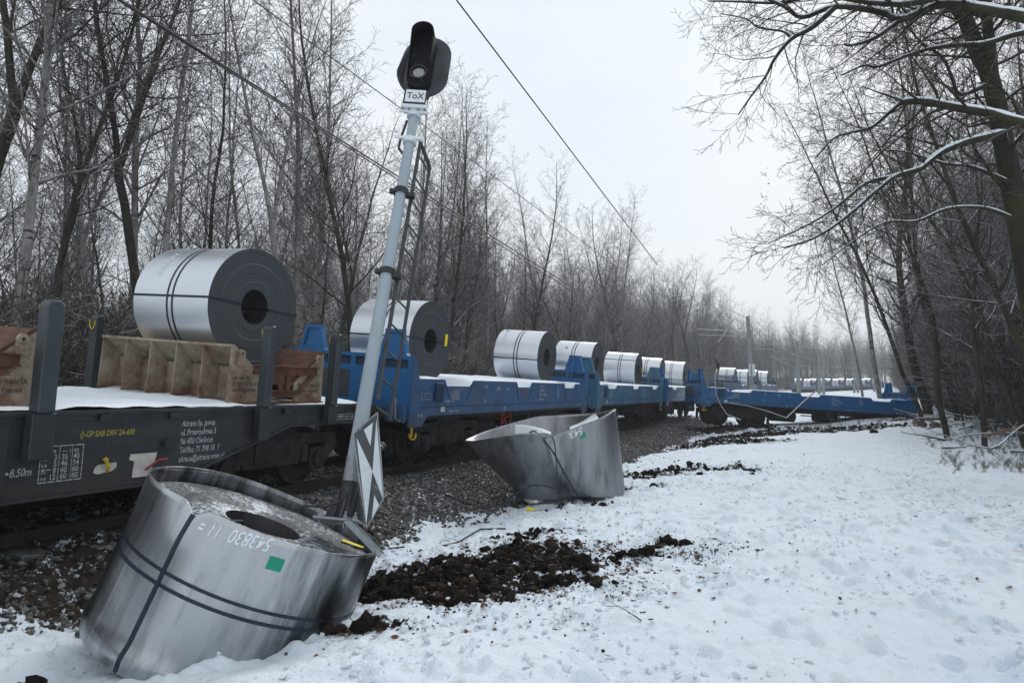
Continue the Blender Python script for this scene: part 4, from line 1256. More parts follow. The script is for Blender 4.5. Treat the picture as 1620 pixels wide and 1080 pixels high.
# ------------------------------------------------------------------ second fallen coil, sprung open
def open_coil():
    Cx, Cy, Cz = 0.80, 12.45, -0.22
    t = empty('sprung_steel_coil', Matrix.Translation((Cx, Cy, Cz)), 'sprung open steel coil with loose outer sheet lying against the ballast', 'steel coil')
    n, nz = 150, 26
    notch = -1.60     # towards the camera, slightly left
    def angd(a, b): return (a - b + pi) % (2 * pi) - pi
    def shell(th, v):
        # v 0..1 bottom to top
        f = 0.5 - 0.5 * cos(th)                 # 0 right .. 1 left
        rb = 1.07
        rt = 1.35
        rr = rb + (rt - rb) * v
        cx = 0.17 - 0.46 * v
        top = float(np.interp(math.degrees(angd(th, 0)), [-180, -150, -105, -92, -88, -60, -20, 0, 40, 90, 130, 160, 180], [1.05, 1.08, 1.24, 1.26, 1.14, 1.38, 1.60, 1.62, 1.52, 1.44, 1.22, 1.08, 1.05]))
        d = angd(th, notch)
        if d > 0: rr -= 0.16 * math.exp(-((d - 0.12) / 0.22) ** 2) * v ** 3
        else: rr += 0.07 * math.exp(-((d + .10) / 0.2) ** 2) * v ** 2
        rr += 0.012 * sin(4 * th + 2 * v)
        z = 0.10 + 0.20 * f * (1 - v) + (top - 0.10) * v
        return (cx + rr * cos(th), 0.82 * rr * sin(th), z)
    m = MB(); vs = []
    for off in (0.0, -0.014):
        for j in range(nz + 1):
            for k in range(n + 1):
                th = notch + 2 * pi * k / n
                x, y, z = shell(th, j / nz)
                l = sqrt(x * x + y * y); s_ = (l + off) / l
                # the free edge laps outward at the notch
                lap = 0.05 * max(0, 1 - k / 10.0) * (j / nz)
                vs.append((x * (s_ + lap), y * (s_ + lap), z))
    N1 = (nz + 1) * (n + 1); fs = []
    for j in range(nz):
        for k in range(n):
            a = j * (n + 1) + k
            fs.append((a, a + 1, a + n + 2, a + n + 1)); b = N1 + a
            fs.append((b, b + n + 1, b + n + 2, b + 1))
    for k in range(n):
        a = nz * (n + 1) + k; fs.append((a, a + 1, N1 + a + 1, N1 + a))
    m.add(vs, fs, 0, True)
    m.build('outer_wrap', M['coil_dull'], t, fix=False)
    # curled inner sheets, bent over so that they face the sky
    def flap(up, lo):
        m = MB(); k = len(up); vs = []
        for off in (0, -0.012):
            for j in range(4):
                for i in range(k):
                    p, q = at(*up[i]) - Vector((Cx, Cy, Cz)), at(*lo[i]) - Vector((Cx, Cy, Cz))
                    w_ = p.lerp(q, j / 3); w_.z += 0.03 * sin(pi * j / 3) + off; vs.append(w_)
        o_ = 4 * k
        m.add(vs, [(j * k + i, j * k + i + 1, (j + 1) * k + i + 1, (j + 1) * k + i) for j in range(3) for i in range(k - 1)] + [(o_ + j * k + i, o_ + (j + 1) * k + i, o_ + (j + 1) * k + i + 1, o_ + j * k + i + 1) for j in range(3) for i in range(k - 1)], 0, True)
        m.build('curled_sheet', M['coil_skin'], t, fix=False)
    flap([(815, 671, 12.6), (832, 672, 12.5), (848, 675, 12.2), (860, 679, 11.9), (871, 685, 11.6)], [(816, 694, 12.0), (832, 688, 11.8), (848, 685, 11.6), (860, 684.5, 11.5), (872, 687, 11.4)])
    flap([(900, 676, 11.9), (912, 671, 12.1), (925, 664, 12.4), (940, 654, 12.8)], [(902, 679, 11.5), (915, 676, 11.5), (930, 671, 11.55), (948, 664, 11.7)])
    # wound core, tipped, snow dusted
    c = MB()
    c.lathe([(0.30, 0.1), (0.30, 0.80), (0.40, 0.86), (0.78, 0.90), (0.84, 0.86), (0.62, 0.1)], 72, 'z', [1, 0, 0, 0, 2])
    c.v = [(x * 1.12 - 0.05, y * 0.9, z - 0.02 + 0.05 * x) for x, y, z in c.v]
    c.build('wound_core', [M['coil_face_snowy'], M['coil_bore'], M['coil_dull']], t)
    # loose straps, each hung over the sheet and trailing in the snow
    def P(px, py, Y): return at(px, py, Y) - Vector((Cx, Cy, Cz))
    def strap_path(pts, wdt=0.014):
        m = MB(); out = []
        for i in range(len(pts) - 1):
            p0 = pts[max(i - 1, 0)]; p1 = pts[i]; p2 = pts[i + 1]; p3 = pts[min(i + 2, len(pts) - 1)]
            for k in range(8):
                u = k / 8
                out.append(0.5 * ((2 * p1) + (-p0 + p2) * u + (2 * p0 - 5 * p1 + 4 * p2 - p3) * u * u + (-p0 + 3 * p1 - 3 * p2 + p3) * u ** 3))
        out.append(pts[-1])
        m.tube(out, wdt, 5)
        m.build('loose_strap', M['strap'], t)
    strap_path([P(835, 686, 12.0), P(848, 683, 11.45), P(873, 712, 11.25), P(897, 755, 11.2), P(916, 787, 11.1)])
    strap_path([P(874, 690, 11.45), P(878, 705, 11.25), P(882, 760, 11.1), P(884, 785, 11.0), P(889, 800, 10.9), P(879, 822, 10.3)], 0.011)
    strap_path([P(768, 801, 10.8), P(795, 798, 10.9), P(825, 775, 11.2), P(848, 767, 11.2), P(878, 772, 11.1), P(910, 779, 11.1), P(935, 785, 11.2)], 0.011)
    # sticker and chalk
    def onshell(th, v, off=0.008):
        x, y, z = shell(th, v); l = sqrt(x * x + y * y)
        return (x * (l + off) / l, y * (l + off) / l, z)
    m = MB(); v = []
    for a in (-1.12, -1.04):
        for b in (0.83, 0.90): v.append(onshell(a, b))
    m.add(v, [(0, 1, 3, 2)]); m.build('green_sticker', M['green'], t, fix=False)
    me = text_mesh('543833 =', 0.17, M['chalk'], 'chalk_writing', 'LEFT', 0.002, 0.2, 0.7)
    for vv in me.vertices:
        th = -1.06 - vv.co.x / 1.0
        vv.co = onshell(th, 0.97 - vv.co.y / 1.3, 0.008)
    link('chalk_writing', me, t)
open_coil()
tag(MB().prism([(0, 0), (.10, -.03), (.14, .03), (.05, .09), (.0, .05)], 0, 0.01, axis='z').build('torn_paper_tag', M['yellow_tag'], None, Matrix.Translation((0.22, 10.9, float(ground_z(0.22, 10.9)) + 0.05)) @ Matrix.Rotation(0.3, 4, 'X')),
    'torn yellow paper scrap on the snow before the sprung coil', 'paper scrap')

# ------------------------------------------------------------------ signal mast
def signal():
    B = Vector((-1.44, 5.98, 0.66)); Tp = Vector((-1.075, 7.32, 4.74))
    ax = (Tp - B); Lm = ax.length; ax.normalize()
    xr = Vector((1, 0, 0)) - ax * ax.x; xr.normalize()
    yb = ax.cross(xr)          # points away from the camera
    Mx = Matrix(((xr.x, yb.x, ax.x, B.x), (xr.y, yb.y, ax.y, B.y), (xr.z, yb.z, ax.z, B.z), (0, 0, 0, 1)))
    t = empty('railway_signal', Mx, 'leaning pale blue signal mast with black signal head and ladder', 'signal')
    MB().tube([(0, 0, 0.42), (0, 0, 1.5), (0, 0, 2.9), (0, 0, Lm)], [0.066, 0.064, 0.059, 0.052], 24).build('mast', M['mast_paint'], t)
    MB().tube([(0, 0, 0.22), (0, 0, 0.50)], 0.070, 20).build('scraped_collar', M['galv'], t)
    s = MB(); s.tube([(0, 0, -0.05), (0, 0, 0.27)], 0.078, 20); s.build('mast_socket', M['black_metal'], t)
    g = MB()
    g.prism([(-0.22, -0.22), (-0.10, -0.22), (-0.08, 0.22)], -0.02, 0.0, axis='y'); g.prism([(0.22, -0.30), (0.10, -0.22), (0.08, 0.25)], 0.02, 0.04, axis='y')
    g.prism([(-0.18, -0.22), (-0.08, -0.22), (-0.08, 0.18)], 0.0, 0.02, axis='x')
    g.v = [(x * .8, y, z * .7 + .09) for x, y, z in g.v]; g.build('gusset', M['ladder'], t)
    b = MB(); b.box(-0.22, 0.16, -0.18, 0.16, -0.085, -0.062); b.build('base_plate', M['galv'], t, bevel=0.004)
    a = MB(); a.box(-0.02, 0.40, 0, 0.05, -0.012, 0.0).box(-0.02, 0.40, 0.0, 0.01, -0.06, 0.0)
    a.build('anchor_angle', M['galv'], t, Matrix.Translation((0.10, -0.18, -0.06)) @ Matrix.Rotation(radians(38), 4, 'Y'))
    for (x, y) in ((-0.17, -0.14), (0.04, -0.14), (0.12, -0.12), (-0.17, 0.11)):
        MB().tube([(x, y, -0.14), (x, y, 0.0)], 0.010, 6).tube([(x, y, -0.062), (x, y, -0.035)], 0.022, 6, smooth=False).build('bolt', M['galv'], t)
    MB().tube([(-0.32, -0.10, 0.02), (-0.14, -0.13, 0.02), (-0.02, -0.12, 0.08), (0.01, -0.11, 0.15)], 0.010, 6).build('torn_cable', M['cable'], t)
    # dark clamps and ladder
    for z in (2.35, 3.30):
        c = MB(); c.lathe([(0.066, z - .03), (0.079, z - .03), (0.079, z + .03), (0.066, z + .03)], 20, 'z').box(0.06, 0.15, -0.03, 0.03, z - 0.06, z - 0.01).box(-0.12, -0.07, -0.02, 0.02, z - .02, z + .025)
        c.build('ladder_clamp', M['black_metal'], t)
    ld = empty_part = None
    r1x, r1y, r2x, r2y = 0.100, 0.06, 0.185, 0.36
    z0, z1 = 0.95, 3.95
    l1 = MB(); l1.tube([(r1x, r1y, z0 + .1), (r1x, r1y, z1 + 0.05)], 0.024, 4, smooth=False).tube([(r2x, r2y, z0), (r2x, r2y, z1 - 0.06)], 0.022, 4, smooth=False).tube([(r1x, r1y, z1 + 0.05), (r2x, r2y, z1 - 0.06)], 0.024, 4, smooth=False)
    lo = l1.build('ladder', M['ladder'], t)
    for k in range(12):
        z = z1 - 0.12 - k * 0.285
        MB().tube([(r1x, r1y, z), (r2x, r2y, z)], 0.010, 6).build('rung', M['ladder'], lo)
    MB().tube([(-0.07, 0.0, Lm - 0.08), (-0.12, 0.05, Lm - 0.30), (-0.12, 0.05, Lm - 0.42), (-0.05, 0.05, Lm - 0.50)], 0.016, 6).build('cable_pipe', M['ladder'], t)
    for z, r_ in ((Lm - 0.36, 0.075), (Lm - 0.01, 0.08)):
        c = MB(); c.lathe([(0.055, z - .03), (r_, z - .03), (r_, z + .03), (0.055, z + .03)], 20, 'z')
        c.box(-0.16, 0.16, -0.07, -0.058, z - 0.012, z + 0.022)
        c.box(-0.12, 0.12, -0.035, 0.0, z + 0.02, z + 0.028)
        c.build('white_bracket', M['white_paint'], t)
    for x in (-.12, -.05, .05, .12):
        MB().tube([(x, -0.09, Lm + 0.015), (x, -0.05, Lm + 0.015)], 0.012, 6).build('bolt', M['galv'], t)
    # name plate
    z = Lm + 0.06
    MB().box(-0.125, 0.125, -0.115, -0.100, z, z + 0.19).build('plate_backing', M['black_metal'], t)
    pl = MB().box(-0.105, 0.112, -0.122, -0.116, z + 0.02, z + 0.185).build('name_plate', M['white_paint'], t)
    me = text_mesh('ToX', 0.118, M['head_black'], 'lettering', 'CENTER', 0.0012, 0.0, 0.85)
    link('lettering', me, pl, Matrix.Translation((0.004, -0.1235, z + 0.062)) @ Matrix.Rotation(pi / 2, 4, 'X'))
    MB().box(-0.14, 0.14, -0.11, -0.06, z - 0.04, z + 0.01).build('plate_bracket', M['white_paint'], t)
    # head: backboard and lamp housing
    hz = Lm + 0.67
    def capsule(cx, cz, hw, hh, n=14, dent=False):
        pts = []
        for k in range(n + 1):
            th = pi * k / n; pts.append((cx + hw * cos(th), cz + (hh - hw) + hw * sin(th)))
        for k in range(n + 1):
            th = pi + pi * k / n; pts.append((cx + hw * cos(th), cz - (hh - hw) + hw * sin(th)))
        return pts
    bp = MB()
    pts = capsule(0.02, hz + 0.03, 0.285, 0.45)
    bp.prism([(x, z_) for x, z_ in pts], 0.0, 0.012, axis='y')
    # bent left wing
    bp.v = [(x, y + (-0.09 * max(0, (-x - 0.08) / 0.2) ** 1.4 if z_ < hz else 0.05 * max(0, (-x - 0.08) / 0.2)), z_ + 0.03 * max(0, (-x - 0.05)) ) for x, y, z_ in bp.v]
    bp.build('backboard', M['plate_dark'], t)
    hs = MB(); pts = capsule(0.0, hz + 0.03, 0.128, 0.40)
    hs.prism(pts, -0.13, 0.0, axis='y'); hs.build('lamp_housing', M['head_black'], t, bevel=0.008)
    MB().box(-0.10, 0.10, 0.012, 0.16, hz - 0.33, hz + 0.30).build('rear_case', M['black_metal'], t, bevel=0.02)
    # long hood: half tube tipped forward over the upper part
    h = MB(); op = capsule(0.0, hz + 0.03, 0.124, 0.395, 18); ip = capsule(0.0, hz + 0.03, 0.119, 0.39, 18)
    def dep(z_): return -0.131 - 0.17 * max(0.0, min(1.0, (z_ - (hz - 0.28)) / 0.35))
    v = []
    for (ox, oz), (ix, iz) in zip(op, ip): v += [(ox, -0.130, oz), (ox, dep(oz), oz - 0.03), (ix, dep(oz), iz - 0.03), (ix, -0.130, iz)]
    k_n = len(op)
    h.add(v, [(4 * k + j, 4 * k + j + 1, 4 * ((k + 1) % k_n) + j + 1, 4 * ((k + 1) % k_n) + j) for k in range(k_n) for j in range(3)], 0, True)
    h.build('hood', M['head_black'], t, fix=False)
    ml, nt, bb = nodes('signal_lens_glass')
    v_ = coords(nt); wv = N(nt, 'ShaderNodeTexWave', Scale=28.0); wv.wave_type = 'RINGS'; wv.rings_direction = 'Y'
    tc = nt.nodes.new('ShaderNodeTexCoord'); nt.links.new(tc.outputs['Object'], wv.inputs['Vector'])
    nt.links.new(ramp(nt, wv.outputs['Fac'], [(0.3, 0.05), (0.8, 0.5)]), bb.inputs['Base Color']); bb.inputs['Roughness'].default_value = 0.12; bb.inputs['Metallic'].default_value = 0.5
    ln = MB(); ln.lathe([(0.0, -0.035), (0.03, -0.032), (0.06, -0.02), (0.082, 0.0)], 28, 'y')
    ln.build('lens', ml, t, Matrix.Translation((0, -0.135, hz - 0.20)))
    MB().lathe([(0.084, 0.0), (0.084, -0.03), (0.098, -0.03), (0.098, 0.0)], 24, 'y').build('lens_ring', M['black_metal'], t, Matrix.Translation((0, -0.131, hz - 0.20)))
    for k in range(8):
        th = 2 * pi * (k + .5) / 8
        for cz in (hz - .20, hz + .0):
            if cz > hz - .1 and k % 3: continue
            MB().tube([(0.105 * cos(th), -0.14, cz + 0.105 * sin(th)), (0.105 * cos(th), -0.131, cz + 0.105 * sin(th))], 0.005, 6).build('screw', M['galv'], t)
    return t
signal()

# striped board, wrenched off and leaning by the mast
def board():
    px = {}
    def P(x, y):                    # board plane through three measured corners
        p0, p1, p2 = at(558, 684, 5.98), at(598, 650, 6.10), at(580, 838, 5.80)
        n = (p1 - p0).cross(p2 - p0).normalized()
        r = ray(x, y); o = Vector((0, 0, EYE))
        return o + r * ((p0 - o).dot(n) / r.dot(n)), n
    base, n = P(580, 838)
    if n.y > 0: n = -n
    t = empty('striped_marker_board', Matrix.Translation(base), 'bent black and white triangle marker board leaning beside the signal mast', 'sign')
    def c6(x, y): return (500 + x / 3.375, 560 + y / 3.375)
    def bend(p, q):
        return p
    def poly(pts, lift, th, mat, name):
        m = MB()
        a = [P(*c6(*p))[0] - base + n * lift for p in pts]
        b = [v - n * th for v in a]
        k = len(pts)
        m.add(a + b, [list(range(k)), list(range(2 * k - 1, k - 1, -1))] + [(i, (i + 1) % k, (i + 1) % k + k, i + k) for i in range(k)])
        m.build(name, mat, t)
    poly([(195, 420), (330, 306), (350, 560), (364, 770), (270, 930), (232, 700)], 0.0, 0.012, M['galv'], 'board_panel')
    poly([(203, 425), (325, 318), (343, 560), (357, 768), (272, 915), (240, 700)], 0.003, 0.0025, M['refl_black'], 'black_face')
    for tri in ([(255, 405), (303, 365), (290, 490)], [(216, 445), (300, 625), (268, 905)], [(322, 345), (301, 628), (357, 772)], [(310, 750), (336, 805), (297, 880)]):
        poly(tri, 0.006, 0.002, M['refl_white'], 'white_triangle')
board()

# ------------------------------------------------------------------ overhead masts beyond the break
def line_mast(px, Y, ytop, ybase, label, arms=(), lean=0.0, r=0.16, plate=False, pair=0.0):
    b = at(px, ybase, Y); tp = at(px + lean, ytop, Y)
    t = empty('overhead_line_mast', Matrix.Translation(b), label, 'mast', 'overhead line masts beyond the break')
    d = tp - b
    m = MB(); m.tube([(0, 0, -0.5), tuple(d)], [r, r * 0.72], 8, smooth=False); m.box(-0.3, 0.3, -0.3, 0.3, -0.6, 0.12)
    m.build('mast_column', M['mast_far'], t)
    if pair:
        m = MB(); m.tube([(pair, 0, -0.5), (d.x + 0.15, 0, d.z)], [r, r * .72], 8, smooth=False); m.box(pair - .3, pair + 0.3, -0.3, 0.3, -0.6, 0.12)
        m.build('mast_column', M['mast_far'], t)
    for (z0, x1, z1) in arms:
        m = MB(); m.tube([(d.x * z0 / d.z, 0, z0), (x1, -0.3, z1)], 0.032, 5)
        m.build('bracket_arm', M['rope'], t)
    if plate:
        MB().box(-0.28, 0.28, -0.2, -0.17, 0.9, 2.0).build('number_plate', M['white_paint'], t)
line_mast(1189, 63, 500, 610, 'tall concrete mast with white plate behind the slewed wagon', ((6.2, -3.2, 7.6), (5.0, -5.0, 5.2), (5.6, -2.0, 6.4)), -6, 0.24, plate=True)
line_mast(1264, 95, 540, 627, 'concrete mast standing left of the far train', ((7.2, -4.0, 7.3), (5.5, -4.6, 8.3), (3.8, -4.0, 5.6), (7.0, 3, 6.6)), -3, 0.3)
line_mast(1225, 100, 548, 622, 'slim mast between two concrete masts, left of the far train', ((6.4, -3.0, 6.5), (5.2, 4.0, 4.6)), 0, 0.13)
line_mast(1296, 112, 553, 626, 'concrete mast in front of the first far coils', ((5.6, -4.5, 7.0), (4.8, -3.5, 4.9)), 0, 0.26)
line_mast(1303, 118, 556, 627, 'second mast standing close beside the one before the far coils', (), 0, 0.26)
line_mast(1351, 145, 566, 627, 'twin legged mast before the far train on the curve', ((6.0, -5.0, 6.2),), 2, 0.25, pair=0.9)
line_mast(1383, 160, 572, 622, 'rightmost mast before the far train, close to the trees', ((5.0, -4.0, 5.4),), 0, 0.25)
# broken catenary fitting hanging over the gap
def hang():
    b = at(1133, 582, 45)
    t = empty('broken_line_fitting', Matrix.Translation(b), 'broken overhead line arm hanging tangled above the slewed wagon', 'line fitting')
    def q(x, y, Y=45): return at(x, y, Y) - b
    MB().tube([q(1136, 541), q(1146, 528), q(1160, 505)], 0.05, 6).build('strut', M['rope'], t)
    MB().tube([q(1132, 568), q(1140, 545)], 0.04, 6).tube([q(1136, 569), q(1142, 547)], 0.03, 6).build('insulator', M['galv'], t)
    m = MB()
    for i in range(5): m.tube([q(1131 + i * 1.5, 566 + i * 3), q(1138 - i, 578 + i), q(1133 + i, 584)], 0.04, 5)
    m.build('tangled_joint', M['under'], t)
    MB().tube([q(1104, 529), q(1150, 531), q(1165, 531)], 0.035, 5).build('stay_wire', M['rope'], t)
    MB().tube([q(1128, 503), q(1160, 520), q(1187, 540)], 0.035, 5).build('stay_wire', M['rope'], t)
hang()
def cable(name, pts, r, mat, label, cat, n=5, group=None):
    m = MB(); m.tube(pts, r, n); o = m.build(name, mat)
    tag(o, label, cat, group)
    return o
cable('hanging_line_wire', [at(1134, 584, 33), at(1131, 600, 31.6), at(1133, 624, 31.5), at(1140, 640, 31.5), at(1150, 655, 31.3), at(1172, 664, 30.5)], 0.026, M['rope'], 'pale fallen wire looped down the near end of the slewed wagon', 'wire')
cable('fallen_line_wire', [at(1145, 636, 31.6), at(1180, 641, 31.5), at(1215, 650, 31.2), at(1245, 661, 30.2)], 0.022, M['rope'], 'pale wire stretched low before the bogie of the slewed wagon', 'wire')
cable('taut_line_wire', [at(1292, 617, 31.7), at(1268, 638, 31.3), at(1245, 660, 30.2)], 0.03, M['rope'], 'pale taut wire running diagonally down across the slewed wagon side', 'wire')
# contact wires still up
def sag(p, q, s, n=20):
    return [p.lerp(q, i / n) - Vector((0, 0, s * 4 * (i / n) * (1 - i / n))) for i in range(n + 1)]
def long_wire(name, P, Q, r_, sg, mat, label, back=0.6, fwd=2.0):
    d = Q - P
    cable(name, sag(P - d * back, Q + d * fwd, sg), r_, mat, label, 'wire')
long_wire('overhead_wire', at(190, 0, 8.0), at(870, 432, 21.0), .016, .0, M['wire'], 'twin contact wire crossing the upper left above the first coil', .4, .9)
long_wire('overhead_wire', at(186, 0, 8.0), at(867, 436, 21.0), .013, .0, M['wire'], 'thinner lower strand of the twin wire at upper left', .4, .9)
long_wire('overhead_wire', at(400, 0, 10.9), at(850, 330, 21.8), .011, .0, M['wire'], 'catenary wire passing behind the top of the signal mast', .4, .8)
long_wire('overhead_wire', at(722, 0, 10.25), at(1040, 419, 22.8), .013, .0, M['wire'], 'lone wire slanting across the open sky right of the signal', .2, 0)

# ------------------------------------------------------------------ trees
def tube_mesh(name, branches, sides, mats, mi=None):
    """branches: list of (pts[n,3], rad[n]); grouped by length for speed"""
    groups = {}
    for i, (p, r) in enumerate(branches): groups.setdefault(len(p), []).append(i)
    V = []; F = []; MI = []; off = 0
    for n, ids in groups.items():
        P = np.array([branches[i][0] for i in ids], float); R = np.array([branches[i][1] for i in ids], float)
        D = np.empty_like(P); D[:, 1:-1] = P[:, 2:] - P[:, :-2]; D[:, 0] = P[:, 1] - P[:, 0]; D[:, -1] = P[:, -1] - P[:, -2]
        D /= np.linalg.norm(D, axis=2, keepdims=True) + 1e-9
        ref = np.where(np.abs(D[:, :1, 2:3]) > 0.8, np.array([1.0, 0, 0]), np.array([0, 0, 1.0]))
        ref = np.broadcast_to(ref, D.shape)
        U = np.cross(D, ref); U /= np.linalg.norm(U, axis=2, keepdims=True) + 1e-9
        W = np.cross(D, U)
        ang = np.arange(sides) * 2 * pi / sides
        ring = P[:, :, None] + R[:, :, None, None] * (U[:, :, None] * np.cos(ang)[None, None, :, None] + W[:, :, None] * np.sin(ang)[None, None, :, None])
        b = len(ids)
        V.append(ring.reshape(-1, 3))
        k = np.arange(sides); k2 = (k + 1) % sides
        base = off + (np.arange(b)[:, None, None] * n + np.arange(n - 1)[None, :, None]) * sides
        q = np.stack([base + k, base + k2, base + k2 + sides, base + k + sides], -1).reshape(-1, 4)
        F.append(q)
        if mi is not None: MI.append(np.repeat(np.array([mi[i] for i in ids]), (n - 1) * sides))
        off += b * n * sides
    V = np.concatenate(V); F = np.concatenate(F)
    me = bpy.data.meshes.new(name)
    me.vertices.add(len(V)); me.vertices.foreach_set('co', V.ravel())
    me.loops.add(F.size); me.loops.foreach_set('vertex_index', F.ravel())
    me.polygons.add(len(F)); me.polygons.foreach_set('loop_start', np.arange(0, F.size, 4)); me.polygons.foreach_set('loop_total', np.full(len(F), 4))
    me.polygons.foreach_set('use_smooth', np.ones(len(F), bool))
    for m in mats: me.materials.append(m)
    if mi is not None: me.polygons.foreach_set('material_index', np.concatenate(MI).astype(np.int32))
    me.update()
    return me

def vnorm(v):
    l = sqrt(v[0] ** 2 + v[1] ** 2 + v[2] ** 2) + 1e-9
    return (v[0] / l, v[1] / l, v[2] / l)
def grow(out, rng, p, d, L, r, lvl, P, rend=0.25):
    seg = P['seg'][lvl]; n = max(3, int(L / seg)); st = L / n
    pts = [p]; rad = [r]; wig = P['wig'][lvl]; tr = P['trop'][lvl]
    dirs = [d]
    for i in range(n):
        d = vnorm((d[0] + rng.gauss(0, wig), d[1] + rng.gauss(0, wig), d[2] + rng.gauss(0, wig) * .7 + tr * (1 if P.get('lin') is None else i / n)))
        p = (p[0] + d[0] * st, p[1] + d[1] * st, p[2] + d[2] * st)
        pts.append(p); dirs.append(d)
        rad.append(max(P['rmin'], r * (1 - (1 - rend) * (i + 1) / n)))
    out[lvl].append((pts, rad))
    side(out, rng, pts, rad, dirs, L, lvl, P)
def side(out, rng, pts, rad, dirs, L, lvl, P):
    if lvl + 1 >= P['levels']: return
    n = len(pts) - 1
    cnt = max(1, int(L * P['dens'][lvl] * rng.uniform(.8, 1.2)))
    az0 = rng.uniform(0, 2 * pi)
    for c in range(cnt):
        t = P['t0'][lvl] + (1 - P['t0'][lvl]) * ((c + rng.uniform(0, .9)) / cnt)
        f = t * n; i = min(n - 1, int(f)); u = f - i
        a, b = pts[i], pts[i + 1]
        q = (a[0] + (b[0] - a[0]) * u, a[1] + (b[1] - a[1]) * u, a[2] + (b[2] - a[2]) * u)
        dd = dirs[i + 1] if len(dirs) > i + 1 else dirs[-1]
        az = az0 + c * 2.4 + rng.uniform(-.4, .4)
        ref = (0, 0, 1) if abs(dd[2]) < 0.9 else (1, 0, 0)
        ux = vnorm((dd[1] * ref[2] - dd[2] * ref[1], dd[2] * ref[0] - dd[0] * ref[2], dd[0] * ref[1] - dd[1] * ref[0]))
        vx = (dd[1] * ux[2] - dd[2] * ux[1], dd[2] * ux[0] - dd[0] * ux[2], dd[0] * ux[1] - dd[1] * ux[0])
        an = radians(P['ang'][lvl] + rng.uniform(-12, 12))
        k1, k2 = sin(an) * cos(az), sin(an) * sin(az); k0 = cos(an)
        nd = vnorm((dd[0] * k0 + ux[0] * k1 + vx[0] * k2, dd[1] * k0 + ux[1] * k1 + vx[1] * k2, dd[2] * k0 + ux[2] * k1 + vx[2] * k2))
        rr = rad[i] * (1 - u) + rad[i + 1] * u
        ln = P['len'][lvl] * (L if lvl else P['H']) * (1 - P['sh'][lvl] * t) * rng.uniform(.65, 1.2)
        grow(out, rng, q, nd, ln, max(P['rmin'], rr * P['rr'][lvl] * rng.uniform(.8, 1.1)), lvl + 1, P)

def birch_P(H, dens=1.0):
    return dict(levels=4, H=H, seg=(0.9, 0.5, 0.32, 0.25), wig=(0.035, 0.10, 0.13, 0.10), trop=(0.03, 0.05, 0.0, -0.10), dens=(2.4 * dens, 4.6 * dens, 8.0 * dens), t0=(0.30, 0.12, 0.1),
                ang=(40, 40, 40), len=(0.22, 0.36, 0.62), sh=(0.62, 0.4, 0.3), rr=(0.45, 0.45, 0.5), rmin=0.0052)
def alder_P(H, dens=1.0):
    return dict(levels=4, H=H, seg=(0.8, 0.45, 0.3, 0.22), wig=(0.06, 0.13, 0.17, 0.18), trop=(0.03, 0.07, 0.05, 0.03), dens=(2.3 * dens, 4.2 * dens, 7.0 * dens), t0=(0.28, 0.15, 0.1),
                ang=(52, 48, 45), len=(0.24, 0.42, 0.5), sh=(0.62, 0.45, 0.3), rr=(0.5, 0.5, 0.5), rmin=0.0055)
def make_tree_meshes(seed, kind, H, r0, dens=1.0, lean=0.04, fork=0):
    rng = random.Random(seed)
    P = birch_P(H, dens) if kind == 'birch' else alder_P(H, dens)
    out = [[] for _ in range(4)]
    d0 = vnorm((rng.gauss(0, lean), rng.gauss(0, lean), 1))
    if fork:
        hf = H * rng.uniform(.28, .42)
        Pf = dict(P); Pf['levels'] = 1
        o2 = [[]]
        grow(o2, rng, (0, 0, -0.4), d0, hf + .4, r0, 0, Pf, 0.8)
        out[0].append(o2[0][0])
        e = o2[0][0][0][-1]; Pn = dict(P); Pn['t0'] = (0.12,) + P['t0'][1:]
        for k in range(fork):
            az = 2 * pi * k / fork + rng.uniform(-.5, .5); q = rng.uniform(.14, .30)
            Pk = dict(Pn); Pk['H'] = H * 0.85
            grow(out, rng, e, vnorm((q * cos(az), q * sin(az), 1)), (H - hf) * rng.uniform(.85, 1.0), r0 * .62, 0, Pk, 0.10)
    else:
        grow(out, rng, (0, 0, -0.4), d0, H, r0, 0, P, 0.10)
    tr_mat = M['birch'] if kind == 'birch' else (M['bark_moss'] if kind == 'moss' else M['bark'])
    tw_mat = M['twig_birch'] if kind == 'birch' else M['twig']
    trunk = tube_mesh('trunk', out[0], 8, [tr_mat])
    # the lowest, thickest boughs keep the trunk's bark, twigs their own
    br = out[1] + out[2] + out[3]
    mi = [0] * len(out[1]) + [1] * (len(out[2]) + len(out[3]))
    me = tube_mesh('crown', br, 3, [tr_mat if kind != 'birch' else M['birch'], tw_mat], mi)
    return trunk, me
PROTO = []
for (seed, kind, H, r0, dens, fork) in ((11, 'birch', 18.5, .12, 1.0, 0), (12, 'birch', 17, .11, 1.0, 2), (13, 'birch', 20, .13, .95, 0), (14, 'birch', 16, .085, 1.0, 0),
                                  (21, 'alder', 17, .13, 1.0, 0), (22, 'alder', 16, .105, 1.0, 2), (23, 'moss', 18, .13, .95, 2), (24, 'alder', 15, .10, 1.0, 0), (25, 'moss', 14, .11, 1.05, 0),
                                  (31, 'alder', 9, .06, 1.3, 0), (32, 'alder', 7, .045, 1.5, 0), (33, 'alder', 17, .25, 1.0, 0)):
    PROTO.append((kind, H) + make_tree_meshes(seed, kind, H, r0, dens, fork=fork))
BIRCH = [0, 1, 2, 3]; DARK = [4, 5, 6, 7, 8]; THIN = [9, 10]
